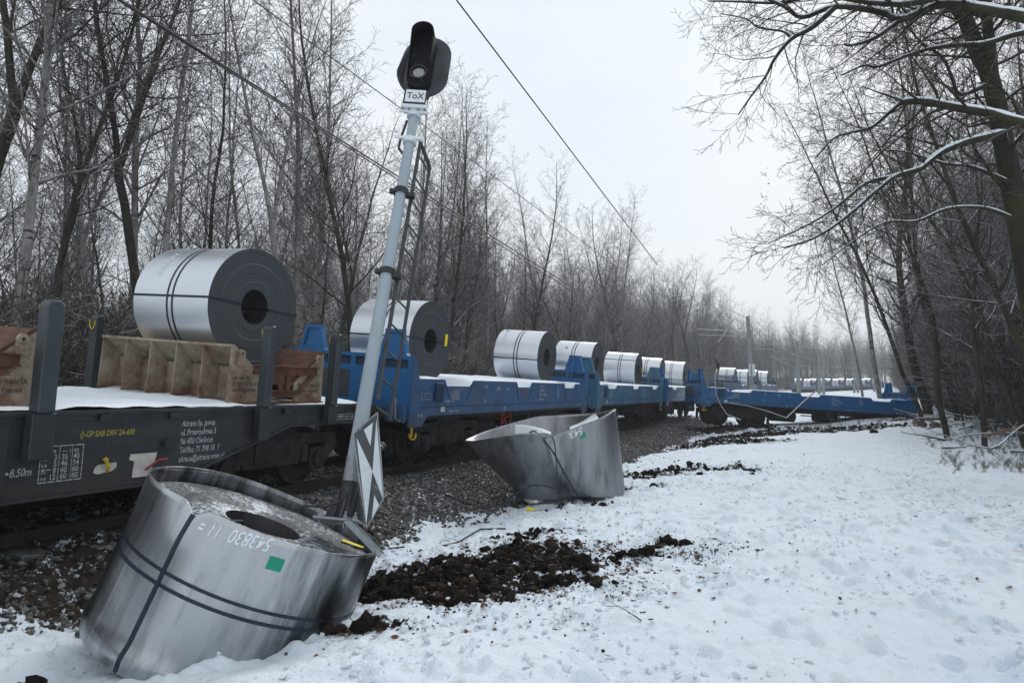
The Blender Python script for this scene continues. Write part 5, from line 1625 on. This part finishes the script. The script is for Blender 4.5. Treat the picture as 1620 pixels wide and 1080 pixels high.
def plant(pi_, x, y, rz, sc, label, group, z=None, lean=(0, 0), name=None):
    kind, H, tm, cm = PROTO[pi_]
    zz = float(ground_z(x, y, False)) if z is None else z
    Mx = Matrix.Translation((x, y, zz)) @ Matrix.Rotation(lean[1], 4, 'Y') @ Matrix.Rotation(lean[0], 4, 'X') @ Matrix.Rotation(rz, 4, 'Z') @ Matrix.Scale(sc, 4)
    t = empty(name or ('birch_tree' if kind == 'birch' else 'bare_tree'), Mx, label, 'tree', group)
    link('trunk', tm, t); link('crown', cm, t)
    return t
def TW(s_, p_):      # along the line, right of the camera
    return (s_ * CT + p_ * ST, s_ * ST - p_ * CT)
rt = random.Random(77)
MARKS = [(-400, 'beyond the left edge of the picture'), (60, 'behind the nearest wagon stake'), (130, 'behind the far stake and the open cradle'), (215, 'behind the left end of the first coil'), (300, 'above the middle of the first coil'), (390, 'behind the dark face of the first coil'),
         (475, 'between the first coil and the signal mast'), (570, 'behind the signal mast'), (655, 'behind the face of the second coil'), (725, 'between the second and third coils'), (800, 'behind the third coil'), (885, 'behind the fourth coil'), (960, 'behind the fifth coil'),
         (1020, 'behind the third blue wagon'), (1095, 'behind the near end of the slewed wagon'), (1170, 'behind the coils beyond the break'), (1240, 'behind the far train'), (1300, 'above the middle of the slewed wagon'), (1370, 'above the far half of the slewed wagon'),
         (1425, 'behind the grounded end of the slewed wagon'), (1465, 'right of the slewed wagon end'), (1510, 'behind the brush pile'), (1550, 'right above the brush pile'), (1590, 'at the right edge of the picture'), (1640, 'just beyond the right edge')]
def where(x, y, sc_, lean_):
    px = 810 + 1080 * x / y
    m = [t for a, t in MARKS if px >= a]
    m = m[-1] if m else MARKS[0][1]
    dep = 'front' if y < 22 else 'nearer' if y < 34 else 'middle' if y < 52 else 'distant' if y < 85 else 'farthest'
    how = ' leaning left' if lean_ < -.03 else ' leaning right' if lean_ > .03 else ''
    sz = 'short' if sc_ < .9 else 'tall' if sc_ > 1.03 else ''
    if len(m.split()) >= 7: how = ''
    if len(m.split()) > 8: sz = ''
    return m, dep, how, sz
# named front trees on the left
NAMED = [(0, 8, 13.9, 1.1, (0, .05), 'thick mossy birch at the far left edge behind the train'),
         (5, 95, 15.6, 1.05, (0, .02), 'dark forked tree left of the first coil, branching over the near stake'),
         (6, 203, 16.5, 1.0, (0, .03), 'dark mossy forked tree rising behind the left end of the first coil'),
         (3, 235, 17.0, 1.15, (0, .06), 'slim pale birch leaning beside the mossy forked tree'),
         (1, 452, 20.5, 1.05, (0, .0), 'white forked birch rising behind the right edge of the first coil'),
         (2, 470, 22.5, 1.0, (0, -.02), 'tall white birch close behind the forked birch, right of the first coil'),
         (4, 566, 23.0, 1.02, (0, -.02), 'straight dark tree just left of the signal mast'),
         (7, 345, 24.0, 1.1, (0, .0), 'dark tree above the middle of the first coil'),
         (4, 712, 33, 1.08, (0, -.01), 'dark straight tree above the second coil, right of the signal head'),
         (0, 770, 38, .95, (0, -.02), 'birch with drooping crown right of the signal head'),
         (5, 912, 52, .92, (0, -.01), 'broad crowned dark tree behind the fourth coil'),
         (3, 1005, 70, .95, (0, 0), 'slender birch above the fifth coil'),
         (6, 1085, 84, 1.0, (0, 0), 'round crowned tree at the end of the lone wire')]
for (pi_, px, Y, sc, ln, lab) in NAMED:
    X = (px - 810) / 1080 * Y
    plant(pi_, X, Y, rt.uniform(0, 6.28), sc, lab, None, lean=ln)
left_pts = []
def ok(x, y, pts, dmin):
    return all((x - a) ** 2 + (y - b) ** 2 > dmin * dmin for a, b in pts)
tries = 0
while len(left_pts) < 165 and tries < 20000:
    tries += 1
    s_ = 3 + 125 * rt.random() ** 1.25; p_ = -rt.uniform(17.0 - min(2.5, s_ * .06), 16 + 20 + s_ * .1)
    x, y = TW(s_, p_)
    if y < 6 or not ok(x, y, left_pts, 1.25 + s_ * 0.006 + max(0, 1.2 - s_ * .04)): continue
    left_pts.append((x, y))
    r_ = rt.random()
    pi_ = rt.choice(BIRCH) if r_ < .58 else (rt.choice(DARK) if r_ < .85 else rt.choice(THIN))
    front = p_ > -20
    kind = PROTO[pi_][0]
    grp = {'birch': 'birches in the left wood', 'alder': 'dark trees in the left wood', 'moss': 'mossy trees in the left wood'}[kind]
    if pi_ in THIN: grp = 'saplings in the left wood'
    sc_ = rt.uniform(.82, 1.12) * (1 + .05 * min(1, max(0, (s_ - 25) / 20))); ln_ = (rt.gauss(0, .03), rt.gauss(0, .03))
    m_, dep, how, sz = where(x, y, sc_, ln_[1])
    kd = {'birch': 'bare birch', 'alder': 'dark bare tree', 'moss': 'mossy forked tree' if pi_ == 6 else 'mossy tree'}[kind]
    if pi_ in THIN: kd = 'thin sapling'
    plant(pi_, x, y, rt.uniform(0, 6.28), sc_, (sz + ' ' + kd).strip() + how + ' in the ' + dep + ' row ' + m_, grp, lean=ln_)
# right wood
right_pts = []
def right_edge(y): return max(9.5, 0.545 * y + 1.8) if y > 24 else 0.60 * y + 4.0
NR = [(11, 21.0, 34.6, .0, 1.0, (0, -.15), 'leaning dark tree at the far end of the slewed wagon'),
      (2, 21.6, 40.0, 1.0, 1.15, (0, -.13), 'white birch leaning left beside the end of the slewed wagon'),
      (3, 22.6, 44.0, 2.0, 1.0, (0, -.10), 'second white birch behind the end of the slewed wagon'),
      (7, 15.4, 20.6, 0.5, 1.0, (0, -.16), 'leaning mossy trunk above the brush pile at the right'),
      (8, 16.4, 22.0, 2.5, 1.05, (0, -.03), 'upright dark trunk right of the brush pile'),
      (9, 14.8, 21.6, 2.5, 1.4, (0, -.05), 'thin brown trunk standing in the brush pile'),
      (6, 19.5, 30.0, 1.5, 1.0, (0, -.08), 'forked mossy tree behind the brush pile')]
for (pi_, x, y, rz, sc, ln, lab) in NR:
    right_pts.append((x, y)); plant(pi_, x, y, rz, sc, lab, None, lean=ln)
tries = 0
while len(right_pts) < 112 and tries < 20000:
    tries += 1
    y = 12 + 130 * rt.random() ** 1.3; x = right_edge(y) + 1.0 + (30 if y < 60 else 40) * rt.random() ** 1.2
    if not ok(x, y, right_pts, 1.3 + y * .006): continue
    if x / y > 0.98: continue
    right_pts.append((x, y))
    r_ = rt.random()
    pi_ = rt.choice(BIRCH) if r_ < .25 else (rt.choice(DARK) if r_ < .75 else rt.choice(THIN))
    kind = PROTO[pi_][0]
    grp = {'birch': 'birches in the right wood', 'alder': 'dark trees in the right wood', 'moss': 'mossy trees in the right wood'}[kind]
    if pi_ in THIN: grp = 'saplings in the right wood'
    sc_ = rt.uniform(.85, 1.12); ln_ = (rt.gauss(0, .04), -abs(rt.gauss(0.03, .04)))
    m_, dep, how, sz = where(x, y, sc_, ln_[1])
    kd = {'birch': 'bare birch', 'alder': 'dark bare tree', 'moss': 'mossy forked tree' if pi_ == 6 else 'mossy tree'}[kind]
    if pi_ in THIN: kd = 'thin sapling'
    plant(pi_, x, y, rt.uniform(0, 6.28), sc_, (sz + ' ' + kd).strip() + how + ' in the ' + dep + ' row ' + m_, grp, lean=ln_)
# uncountable far wood and undergrowth
P_tr = [proto('far_tree', tube_mesh('far_tree', [], 3, []) if False else PROTO[i][3]) for i in ()]
def joined(i):
    kind, H, tm, cm = PROTO[i]
    bm = bmesh.new(); bm.from_mesh(tm); 
    me = bpy.data.meshes.new('far_tree'); bm.to_mesh(me); bm.free()
    return me
FT = []
for i in (0, 2, 4, 5, 6, 8):
    kind, H, tm, cm = PROTO[i]
    FT.append((proto('tree_trunk_source', tm), proto('tree_crown_source', cm)))
pts = []
def far_ok(x, y): return True
for k in range(1600):
    s_ = rt.uniform(2, 260); p_ = -(22 + 100 * rt.random() ** 1.2)
    if s_ > 120: p_ = -rt.uniform(15 if s_ < 160 else -5 if s_ < 200 else -40, 130)
    x, y = TW(s_, p_)
    if y < 12: continue
    if s_ > 118 and x > 0.30 * y + 14 and y < 290 and x < .56 * y + 10: continue      # keep the curve of the line open
    pts.append((x, y, float(np.interp(y, _ry, _rz)) - .1, 0, rt.uniform(0, 6.28), rt.uniform(.35, .70) if s_ < 40 else rt.uniform(.6, .95) if s_ < 120 else rt.uniform(.7, 1.05), rt.randrange(6)))
for k in range(420):   # closing the view behind the far train and on the inside of the curve
    y = rt.uniform(235, 330); x = rt.uniform(0.15, 0.62) * y
    pts.append((x, y, float(np.interp(y, _ry, _rz)), 0, rt.uniform(0, 6.28), rt.uniform(.95, 1.25), rt.randrange(6)))
for k in range(1100):
    y = rt.uniform(14, 230); x = right_edge(y) + 3.5 + 66 * rt.random() ** 1.3
    pts.append((x, y, float(np.interp(y, _ry, _rz)), 0, rt.uniform(0, 6.28), rt.uniform(.85, 1.15), rt.randrange(6)))
for k in range(260):   # outside of the curve, beyond the break
    y = rt.uniform(95, 235); c_ = np.interp(y, [63, 95, 149, 170, 190, 235], [19.5, 36, 61.8, 79, 98, 140])
    x = c_ - rt.uniform(13, 60)
    pts.append((x, y, float(np.interp(y, _ry, _rz)), 0, rt.uniform(0, 6.28), rt.uniform(.9, 1.2), rt.randrange(6)))
pts_all = np.array(pts)
scatter('far_wood_trunks', pts_all, [a for a, b in FT], 'trunks of the bare wood closing the view on both sides', None)
scatter('far_wood', pts_all, [b for a, b in FT], 'bare crowns of the wood closing the view on both sides', None)

# undergrowth thickets
def shrub(seed, H=2.6, n=14):
    rng = random.Random(seed); out = [[] for _ in range(4)]
    P = dict(levels=3, H=H, seg=(.35, .25, .2, .2), wig=(.12, .16, .2, .2), trop=(.05, .03, 0, 0), dens=(4.2, 6), t0=(.15, .1), ang=(42, 45), len=(.42, .5), sh=(.5, .3), rr=(.5, .6), rmin=0.0045)
    for k in range(n):
        a = rng.uniform(0, 6.28); q = rng.uniform(.1, .6)
        grow(out, rng, (rng.gauss(0, .25), rng.gauss(0, .25), -.05), vnorm((q * cos(a), q * sin(a), 1)), H * rng.uniform(.5, 1), rng.uniform(.010, .02), 0, P)
    return tube_mesh('shrub', out[0] + out[1] + out[2], 3, [M['twig']])
SH = [proto('shrub_source', shrub(s_)) for s_ in (1, 2, 3, 4)]
pts = []
for k in range(2400):
    s_ = 2 + 190 * rt.random() ** 1.2; p_ = -14.2 - 26 * rt.random() ** 1.4
    x, y = TW(s_, p_)
    if y < 5: continue
    if s_ > 60 and x > 0.30 * y + 12: continue
    pts.append((x, y, float(ground_z(x, y, False)), 0, rt.uniform(0, 6.28), rt.uniform(.7, 2.0), rt.randrange(4)))
for k in range(1700):
    y = 13 + 150 * rt.random() ** 1.3; x = right_edge(y) + 2.6 + 24 * rt.random() ** 1.3
    pts.append((x, y, float(ground_z(x, y, False)), 0, rt.uniform(0, 6.28), rt.uniform(.7, 2.8), rt.randrange(4)))
for k in range(200):
    y = rt.uniform(150, 230); c_ = np.interp(y, [149, 170, 190, 235], [61.8, 79, 98, 140]); x = c_ - rt.uniform(8, 40)
    pts.append((x, y, float(ground_z(x, y, False)), 0, rt.uniform(0, 6.28), rt.uniform(1, 2), rt.randrange(4)))
scatter('undergrowth', pts, SH, 'leafless undergrowth thicket along both woodland edges', None)

# ------------------------------------------------------------------ the big overhanging tree at upper right
def over_tree():
    rng = random.Random(5)
    base = Vector((9.4, 11.6, -0.1))
    t = empty('overhanging_tree', Matrix.Translation(base), 'large dark tree at the right edge reaching snow topped boughs over the path', 'tree')
    limbs = []   # (px points with depth, r0, r1)
    def path(ps, r0, r1, nm='bough', sub=8):
        P_ = [at(a, b, c) - base for a, b, c in ps]
        out = []
        for i in range(len(P_) - 1):
            p0 = P_[max(i - 1, 0)]; p1 = P_[i]; p2 = P_[i + 1]; p3 = P_[min(i + 2, len(P_) - 1)]
            k_n = 4
            for k in range(k_n):
                u = k / k_n
                out.append(0.5 * ((2 * p1) + (-p0 + p2) * u + (2 * p0 - 5 * p1 + 4 * p2 - p3) * u * u + (-p0 + 3 * p1 - 3 * p2 + p3) * u ** 3))
        out.append(P_[-1])
        n = len(out)
        rad = [r0 + (r1 - r0) * (i / (n - 1)) ** .8 for i in range(n)]
        return [tuple(v) for v in out], rad
    bw = at(1700, 735, 11.6) - base
    trunk = path([(1690, 760, 11.4), (1655, 600, 11.3), (1628, 440, 11.2), (1610, 340, 11.2), (1590, 237, 11.2), (1568, 130, 11.3), (1535, 50, 11.5), (1500, -40, 11.8), (1470, -150, 12.2)], 0.235, 0.09)
    trunk2 = path([(1572, 150, 11.3), (1566, 70, 11.2), (1556, 0, 11.1), (1550, -90, 11.0)], 0.11, 0.06)
    tm = tube_mesh('trunk', [trunk], 14, [M['bark_moss']]); link('trunk', tm, t)
    tm = tube_mesh('bough', [trunk2], 10, [M['bark_moss']]); link('bough', tm, t)
    B = [
        ([(1760, 60, 9.2), (1620, 28, 9.2), (1563, 17, 9.3), (1496, 7, 9.4), (1467, 15, 9.5), (1426, 31, 9.6), (1393, 20, 9.8), (1322, 11, 10), (1270, 28, 10.2), (1241, 11, 10.4), (1200, -8, 10.6)], .085, .022),
        ([(1426, 31, 9.6), (1385, 60, 9.8), (1348, 72, 10), (1335, 70, 10.0)], .035, .015),
        ([(1322, 11, 10), (1285, 44, 10.1), (1252, 62, 10.2), (1226, 93, 10.3), (1211, 122, 10.4), (1190, 150, 10.5), (1168, 182, 10.6)], .045, .010),
        ([(1252, 62, 10.2), (1238, 50, 10.3), (1200, 44, 10.5), (1180, 30, 10.6), (1140, 22, 10.8)], .022, .008),
        ([(1570, -60, 9.0), (1510, -15, 9.2), (1440, 6, 9.4), (1370, 4, 9.8), (1300, -6, 10.1), (1230, 5, 10.6), (1170, 3, 11), (1120, 2, 11.4)], .06, .012),
        ([(1720, 40, 10.2), (1620, 52, 10), (1556, 70, 10), (1512, 72, 10.1), (1470, 78, 10.2), (1433, 89, 10.3), (1389, 106, 10.5), (1367, 104, 10.6), (1330, 120, 10.7)], .05, .012),
        ([(1740, 215, 8.6), (1620, 196, 8.6), (1570, 181, 8.7), (1507, 170, 8.8), (1463, 161, 8.9), (1426, 162, 9.0)], .072, .040),
        ([(1426, 162, 9.0), (1405, 180, 9.1), (1378, 202, 9.2), (1341, 211, 9.4), (1318, 220, 9.5), (1290, 250, 9.7)], .030, .010),
        ([(1500, 170, 8.8), (1470, 180, 8.9), (1440, 205, 9.0), (1405, 232, 9.2), (1375, 262, 9.3), (1350, 300, 9.4)], .024, .008),
        ([(1590, 210, 11.1), (1526, 226, 10.6), (1485, 244, 10.4), (1456, 267, 10.2), (1415, 280, 10.0), (1375, 312, 9.9), (1330, 350, 9.8), (1285, 378, 9.8), (1240, 392, 9.9)], .062, .012),
        ([(1415, 280, 10.0), (1370, 290, 10.1), (1320, 330, 10.2), (1270, 360, 10.3), (1215, 385, 10.4)], .03, .008),
        ([(1570, 130, 11.3), (1520, 150, 11.2), (1505, 120, 11.0), (1490, 90, 10.9), (1450, 60, 10.8), (1420, 10, 10.8)], .04, .012),
        ([(1600, 290, 11.1), (1540, 265, 11.3), (1490, 258, 11.5), (1430, 240, 11.8), (1380, 238, 12.0)], .04, .010),
        ([(1590, 235, 11.2), (1640, 200, 11.4), (1700, 150, 11.8)], .05, .02),
        ([(1612, 350, 11.2), (1560, 330, 11.0), (1500, 330, 10.8), (1450, 350, 10.6), (1400, 352, 10.5), (1345, 385, 10.4), (1300, 420, 10.4)], .035, .008),
    ]
    out = [[] for _ in range(5)]
    for ps, r0, r1 in B:
        pts_, rad = path(ps, r0, r1)
        bo = tube_mesh('bough', [(pts_, rad)], 8, [M['bark_moss']]); link('bough', bo, t)
        # line of snow lying along the top
        sn = [(p[0], p[1], p[2] + q * .78) for p, q in zip(pts_, rad)]
        if r0 > .028:
            rr = [q * (.62 + .25 * rng.random()) for q in rad]; rr[-1] = .002; rr[0] = .01
            link('bough_snow', tube_mesh('bough_snow', [(sn, rr)], 6, [M['snow_branch']]), t)
        dirs = [vnorm(tuple(b - a for a, b in zip(pts_[i], pts_[min(i + 1, len(pts_) - 1)]))) if i < len(pts_) - 1 else None for i in range(len(pts_))]
        dirs[-1] = dirs[-2]
        L = sum(math.dist(pts_[i], pts_[i + 1]) for i in range(len(pts_) - 1))
        P = dict(levels=5, H=2.6, seg=(.3, .16, .13, .10, .1), wig=(.1, .16, .18, .16, .2), trop=(0, -.02, -.02, -.03, -.02), dens=(6.5, 8.0, 9.0, 6), t0=(.15, .12, .1, .1), ang=(45, 42, 42, 45), len=(.48, .45, .50, .5), sh=(.35, .3, .3, .3), rr=(.38, .5, .55, .6), rmin=.0030)
        P['levels'] = 4
        side(out, rng, pts_, rad, dirs, L, 0, P)
    # fine growth out of the trunks too
    for (pts_, rad) in (trunk, trunk2):
        dirs = [vnorm(tuple(b - a for a, b in zip(pts_[i], pts_[min(i + 1, len(pts_) - 1)]))) for i in range(len(pts_) - 1)]; dirs.append(dirs[-1])
        P = dict(levels=4, H=3.4, seg=(.3, .2, .15, .12), wig=(.1, .14, .16, .16), trop=(0, .0, -.02, -.03), dens=(3.2, 6, 8), t0=(.35, .12, .1), ang=(60, 42, 42), len=(.8, .45, .5), sh=(.3, .3, .3), rr=(.22, .5, .55), rmin=.0032)
        side(out, rng, pts_, rad, dirs, 8, 0, P)
    link('branches', tube_mesh('branches', out[1], 5, [M['twig_near']]), t)
    link('twigs', tube_mesh('twigs', out[2] + out[3], 3, [M['twig_near']]), t)
    # a few dead leaves still hanging
    for i, (px, py, Y, n) in enumerate(((1212, 273, 10.3, 9), (1208, 312, 10.3, 12), (1344, 285, 9.6, 12), (1350, 262, 9.6, 6), (1357, 282, 9.6, 5), (1434, 313, 10, 3), (1462, 307, 10, 3))):
        m = MB()
        for k in range(n):
            c = at(px, py, Y) - base + Vector((rng.gauss(0, .03), rng.gauss(0, .05), rng.gauss(0, .07)))
            a = Vector((rng.gauss(0, 1), rng.gauss(0, 1), rng.gauss(-.6, .6))).normalized() * rng.uniform(.03, .055); b = a.orthogonal().normalized() * .016
            m.add([c, c + a * .5 + b, c + a, c + a * .5 - b, c + a * .5 + a.cross(b).normalized() * .006], [(0, 1, 4), (1, 2, 4), (2, 3, 4), (3, 0, 4)])
        m.build('dead_leaves', M['leaf_hang'], t, fix=False)
    return t
over_tree()
# the crown behind it
plant(8, 13.4, 16.5, 1.0, .95, 'dark tree whose twigs fill the upper right behind the overhanging boughs', None, lean=(0, -.14))
plant(5, 15.2, 24.0, 4.0, 1.0, 'dark tree with dense hanging twigs behind the overhanging boughs', None, lean=(0, -.12))
plant(7, 18.0, 30.0, 2.0, 1.05, 'dark tree arching left above the slewed wagon end', None, lean=(0, -.10))
plant(1, 16.5, 20.0, 3.0, 1.0, 'birch behind the overhanging tree near the right edge', None, lean=(0, -.05))

# ------------------------------------------------------------------ brush pile, logs, twigs on the snow
def brush():
    rng = random.Random(9)
    n = 0
    for (px, py, Y, n_) in ((1530, 665, 26, 13), (1570, 690, 22, 9), (1500, 650, 30, 11), (1600, 715, 18, 5)):
        c = at(px, py, Y); c.z = float(ground_z(c.x, c.y, False))
        for k in range(n_):
            a = rng.uniform(-.7, .7) + (pi if rng.random() < .5 else 0)
            L = rng.uniform(.7, 2.2); r = rng.uniform(.012, .04)
            p = (rng.gauss(0, 1.2), rng.gauss(0, .9), rng.uniform(.03, .3))
            out = [[] for _ in range(3)]
            P = dict(levels=2, H=L, seg=(.25, .2), wig=(.08, .12), trop=(.0, .02), dens=(2.0,), t0=(.2,), ang=(38,), len=(.35,), sh=(.4,), rr=(.5,), rmin=.005)
            grow(out, rng, p, vnorm((cos(a), sin(a), rng.uniform(-.08, .35))), L, r, 0, P)
            Mx = Matrix.Translation(c)
            t = empty('fallen_branch', Mx, 'fallen branch with snow on it in the brush pile at the wood edge', 'branch', 'branches in the brush pile')
            link('stick', tube_mesh('stick', out[0] + out[1], 5, [M['bark']]), t)
            pts_, rad = out[0][0]
            link('branch_snow', tube_mesh('branch_snow', [([(q[0], q[1], q[2] + w * .7) for q, w in zip(pts_, rad)], [w * .95 for w in rad])], 5, [M['snow_branch']]), t)
    for i, (a, b, Y0, Y1, r, lab) in enumerate((((1448, 669), (1463, 672), 26, 26.2, .13, 'short cut log with pale end below the leaning tree'), ((1474, 672), (1496, 674), 25.5, 26.3, .09, 'brown log lying right of the short cut log'), ((1556, 690), (1625, 672), 19.6, 18.4, .045, 'long broken branch propped up at the right edge'))):
        p, q = at(*a, Y0), at(*b, Y1)
        tag(MB().tube([p, p.lerp(q, .5), q], [r, r * .95, r * .85], 10).build('log', M['log']), lab, 'log')
brush()
def ground_twigs():
    rng = random.Random(3)
    for i, (px, py, lab) in enumerate(((735, 820, 'short dark twig on snow above the torn soil'), (1352, 790, 'dead leaf clump and twig on the trodden path'), (1015, 985, 'small black twig on the snow right of centre foreground'), (1550, 725, 'thin forked twig standing in the snow near the wood'), (1450, 695, 'thin stalk standing in smooth snow below the logs'))):
        d = 1.7 / max(0.02, -ray(px, py).z); c = ray(px, py) * d; c.z = float(ground_z(c.x, c.y))
        out = [[], [], []]
        P = dict(levels=2, H=.3, seg=(.05, .05), wig=(.12, .15), trop=(0, 0), dens=(12,), t0=(.2,), ang=(40,), len=(.4,), sh=(.3,), rr=(.6,), rmin=.003)
        up = 1 if i >= 3 else .12
        grow(out, rng, (0, 0, .01), vnorm((rng.uniform(-1, 1) * (.4 if i >= 3 else 1), .3, up)), .3 if i < 3 else .5, .008, 0, P)
        o = link('twig', tube_mesh('twig', out[0] + out[1], 4, [M['bark']]), None, Matrix.Translation(c))
        tag(o, lab, 'twig')
    for i, (px, py, s_, lab) in enumerate(((1383, 688, .17, 'dark stone lying alone on the smooth snow'), (1190, 750, .05, 'small clod on the snow right of the sprung coil'))):
        d = 1.7 / -ray(px, py).z; c = ray(px, py) * d; c.z = float(ground_z(c.x, c.y)) + s_ * .35
        bm = bmesh.new(); bmesh.ops.create_icosphere(bm, subdivisions=2, radius=s_)
        for v in bm.verts: v.co *= rng.uniform(.8, 1.1); v.co.z *= .7
        me = bpy.data.meshes.new('stone'); bm.to_mesh(me); bm.free(); me.materials.append(M['clod'])
        tag(link('stone', me, None, Matrix.Translation(c)), lab, 'stone')
ground_twigs()
# cables trailing over the ballast
def ground_cable(ps, r, label):
    P_ = []
    for (px, py) in ps:
        d = 1.85 / -ray(px, py).z; c = ray(px, py) * d; c.z = float(ground_z(c.x, c.y)) + 0.03; P_.append(c)
    tag(MB().tube(P_, r, 6).build('cable', M['cable']), label, 'cable')
ground_cable([(606, 778), (650, 781), (700, 786), (750, 790)], .014, 'black cable trailing over ballast right of the striped board')
ground_cable([(484, 776), (515, 777), (545, 776), (556, 772)], .012, 'black cable over ballast left of the striped board')
ground_cable([(583, 832), (598, 845), (612, 850), (640, 846)], .012, 'black cable end in the snow at the foot of the striped board')
ground_cable([(690, 845), (725, 840), (760, 826), (800, 828)], .012, 'thin dark root crossing the torn soil')

# ------------------------------------------------------------------ ballast, clods, snow crumbs, leaves (uncountable)
def blob(name, mat, seed, sub=1, flat=.75):
    rng = random.Random(seed); bm = bmesh.new(); bmesh.ops.create_icosphere(bm, subdivisions=sub, radius=1)
    for v in bm.verts:
        v.co *= rng.uniform(.55, 1.2); v.co.z *= flat
    me = bpy.data.meshes.new(name); bm.to_mesh(me); bm.free(); me.materials.append(mat)
    return proto(name, me)
def scatter_field():
    rg = np.random.default_rng(8)
    n = 150000
    # ballast
    s_ = 1 + 45 * rg.random(n) ** 1.3; p = rg.uniform(-11.3, -3.4, n)
    x = s_ * CT + p * ST; y = s_ * ST - p * CT
    _, D, G, P_ = ground_fields(x, y)
    keep = (rg.random(n) < G * (1 - .75 * D) * .95 + .003) & (rg.random(n) < np.clip(1.2 - (fbm(x * 1.2, y * 1.2, 3, 55) - .5) * 2.2, 0.35, 1))
    x, y = x[keep], y[keep]
    z = ground_z(x, y) 
    k = len(x)
    pts = np.stack([x, y, z + .004, rg.uniform(0, 3, k), rg.uniform(0, 6.28, k), rg.uniform(.018, .046, k) , rg.integers(0, 4, k)], 1)
    scatter('ballast_stones', pts, [blob('ballast_stone_source', M['stone'], 10 + i) for i in range(4)], 'grey ballast stones of the track shoulder')
    # soil clods in the torn places
    n = 60000
    X = []; 
    for (cx, cy, rx, ry, a) in CRATER:
        m = int(min(14000, 4200 * rx * ry * (1 if cy < 12 else .35)) * a) + 60
        X.append(np.stack([cx + rg.normal(0, rx * .62, m), cy + rg.normal(0, ry * .62, m)], 1))
    X = np.concatenate(X); x, y = X[:, 0], X[:, 1]
    _, D, G, P_ = ground_fields(x, y)
    keep = rg.random(len(x)) < np.clip(D * 1.3, .05, 1) * np.clip(1.5 - 2.6 * np.abs(fbm(x * 2.6, y * 2.6, 4, 91) - .42), .12, 1) ** 2
    x, y, D = x[keep], y[keep], D[keep]; k = len(x)
    sz = .006 + .075 * rg.random(k) ** 8 * (D > .4) + .008 * rg.random(k)
    pts = np.stack([x, y, ground_z(x, y) + sz * .3, rg.uniform(0, 3, k), rg.uniform(0, 6.28, k), sz, rg.integers(0, 3, k)], 1)
    scatter('soil_clods', pts, [blob('clod_source', M['clod'], 30 + i, 2 if i == 0 else 1) for i in range(3)], 'dark soil clods thrown out of the torn ground')
    # snow crumbs around them and along the path
    n = 34000
    x = rg.uniform(-4, 8, n); y = 2.6 + 14 * rg.random(n) ** 1.2
    _, D, G, P_ = ground_fields(x, y)
    cl = fbm(x * 1.1, y * 1.1, 3, 77)
    keep = rg.random(n) < np.clip((cl - .42) * 2.4 + D * (1 - D) * 3.0 + .08, 0, 1) * (1 - .8 * G)
    x, y = x[keep], y[keep]; k = len(x)
    sz = .007 + .034 * rg.random(k) ** 4
    pts = np.stack([x, y, ground_z(x, y) + sz * .2, rg.uniform(0, 3, k), rg.uniform(0, 6.28, k), sz, rg.integers(0, 2, k)], 1)
    scatter('snow_crumbs', pts, [blob('snow_crumb_source', M['snow'], 50 + i, 1, .6) for i in range(2)], 'loose crumbs of snow on the trodden ground')
    # leaves
    me = bpy.data.meshes.new('leaf_source')
    me.from_pydata([(-1, 0, .15), (-.4, .5, 0), (.5, .45, .1), (1, 0, .3), (.5, -.45, .05), (-.4, -.5, .12), (0, 0, -.1)], [], [(0, 6, 1), (1, 6, 2), (2, 6, 3), (3, 6, 4), (4, 6, 5), (5, 6, 0)])
    me.materials.append(M['leaf'])
    x = np.concatenate([rg.normal(cx, rx * .6, int(260 * rx * ry * a) + 4) for (cx, cy, rx, ry, a) in CRATER[:9]] + [rg.uniform(-1, 9, 50)])
    y = np.concatenate([rg.normal(cy, ry * .6, int(260 * rx * ry * a) + 4) for (cx, cy, rx, ry, a) in CRATER[:9]] + [rg.uniform(5, 22, 50)])
    k = len(x)
    pts = np.stack([x, y, ground_z(x, y) + .015, rg.normal(0, .5, k), rg.uniform(0, 6.28, k), rg.uniform(.018, .038, k), np.zeros(k)], 1)
    scatter('fallen_leaves', pts, [proto('leaf_source', me)], 'brown fallen leaves among the clods')
    # dry stalks by the wood
    rng = random.Random(4)
    m = MB()
    for i in range(14):
        a = rng.uniform(0, 6.28); b = rng.uniform(.05, .5)
        m.tube([(rng.gauss(0, .05), rng.gauss(0, .05), 0), (b * .3 * cos(a), b * .3 * sin(a), .2), (b * cos(a), b * sin(a), rng.uniform(.2, .5))], [.004, .003, .0015], 3, caps=False)
    gm = m.mesh('grass_source', M['grass_dry'])
    k = 700
    y = 14 + 26 * rg.random(k); x = np.where(rg.random(k) < .7, .66 * y + 1 + rg.normal(0, 1.0, k) , rg.uniform(9, 19, k)); y = np.where((x < .6 * y) , 30.5 + rg.normal(0, .6, k), y)
    pts = np.stack([x, y, ground_z(x, y), np.zeros(k), rg.uniform(0, 6.28, k), rg.uniform(.25, .7, k), np.zeros(k)], 1)
    scatter('dry_grass', pts, [proto('grass_source', gm)], 'dry grass stalks poking through snow at the wood edge')
scatter_field()

# ------------------------------------------------------------------ winter haze
def haze():
    bm = MB().box(-330, 420, -60, 480, -1.6, 34).mesh('haze', [])
    m = bpy.data.materials.new('winter_haze'); m.use_nodes = True
    nt = m.node_tree; nt.nodes.clear()
    o = nt.nodes.new('ShaderNodeOutputMaterial'); v = nt.nodes.new('ShaderNodeVolumePrincipled')
    v.inputs['Color'].default_value = (0.86, 0.91, 0.97, 1); v.inputs['Density'].default_value = 0.0013; v.inputs['Anisotropy'].default_value = 0.2
    nt.links.new(v.outputs[0], o.inputs['Volume'])
    bm.materials.append(m)
    tag(link('haze', bm), 'pale winter haze in the air', kind='stuff')
haze()
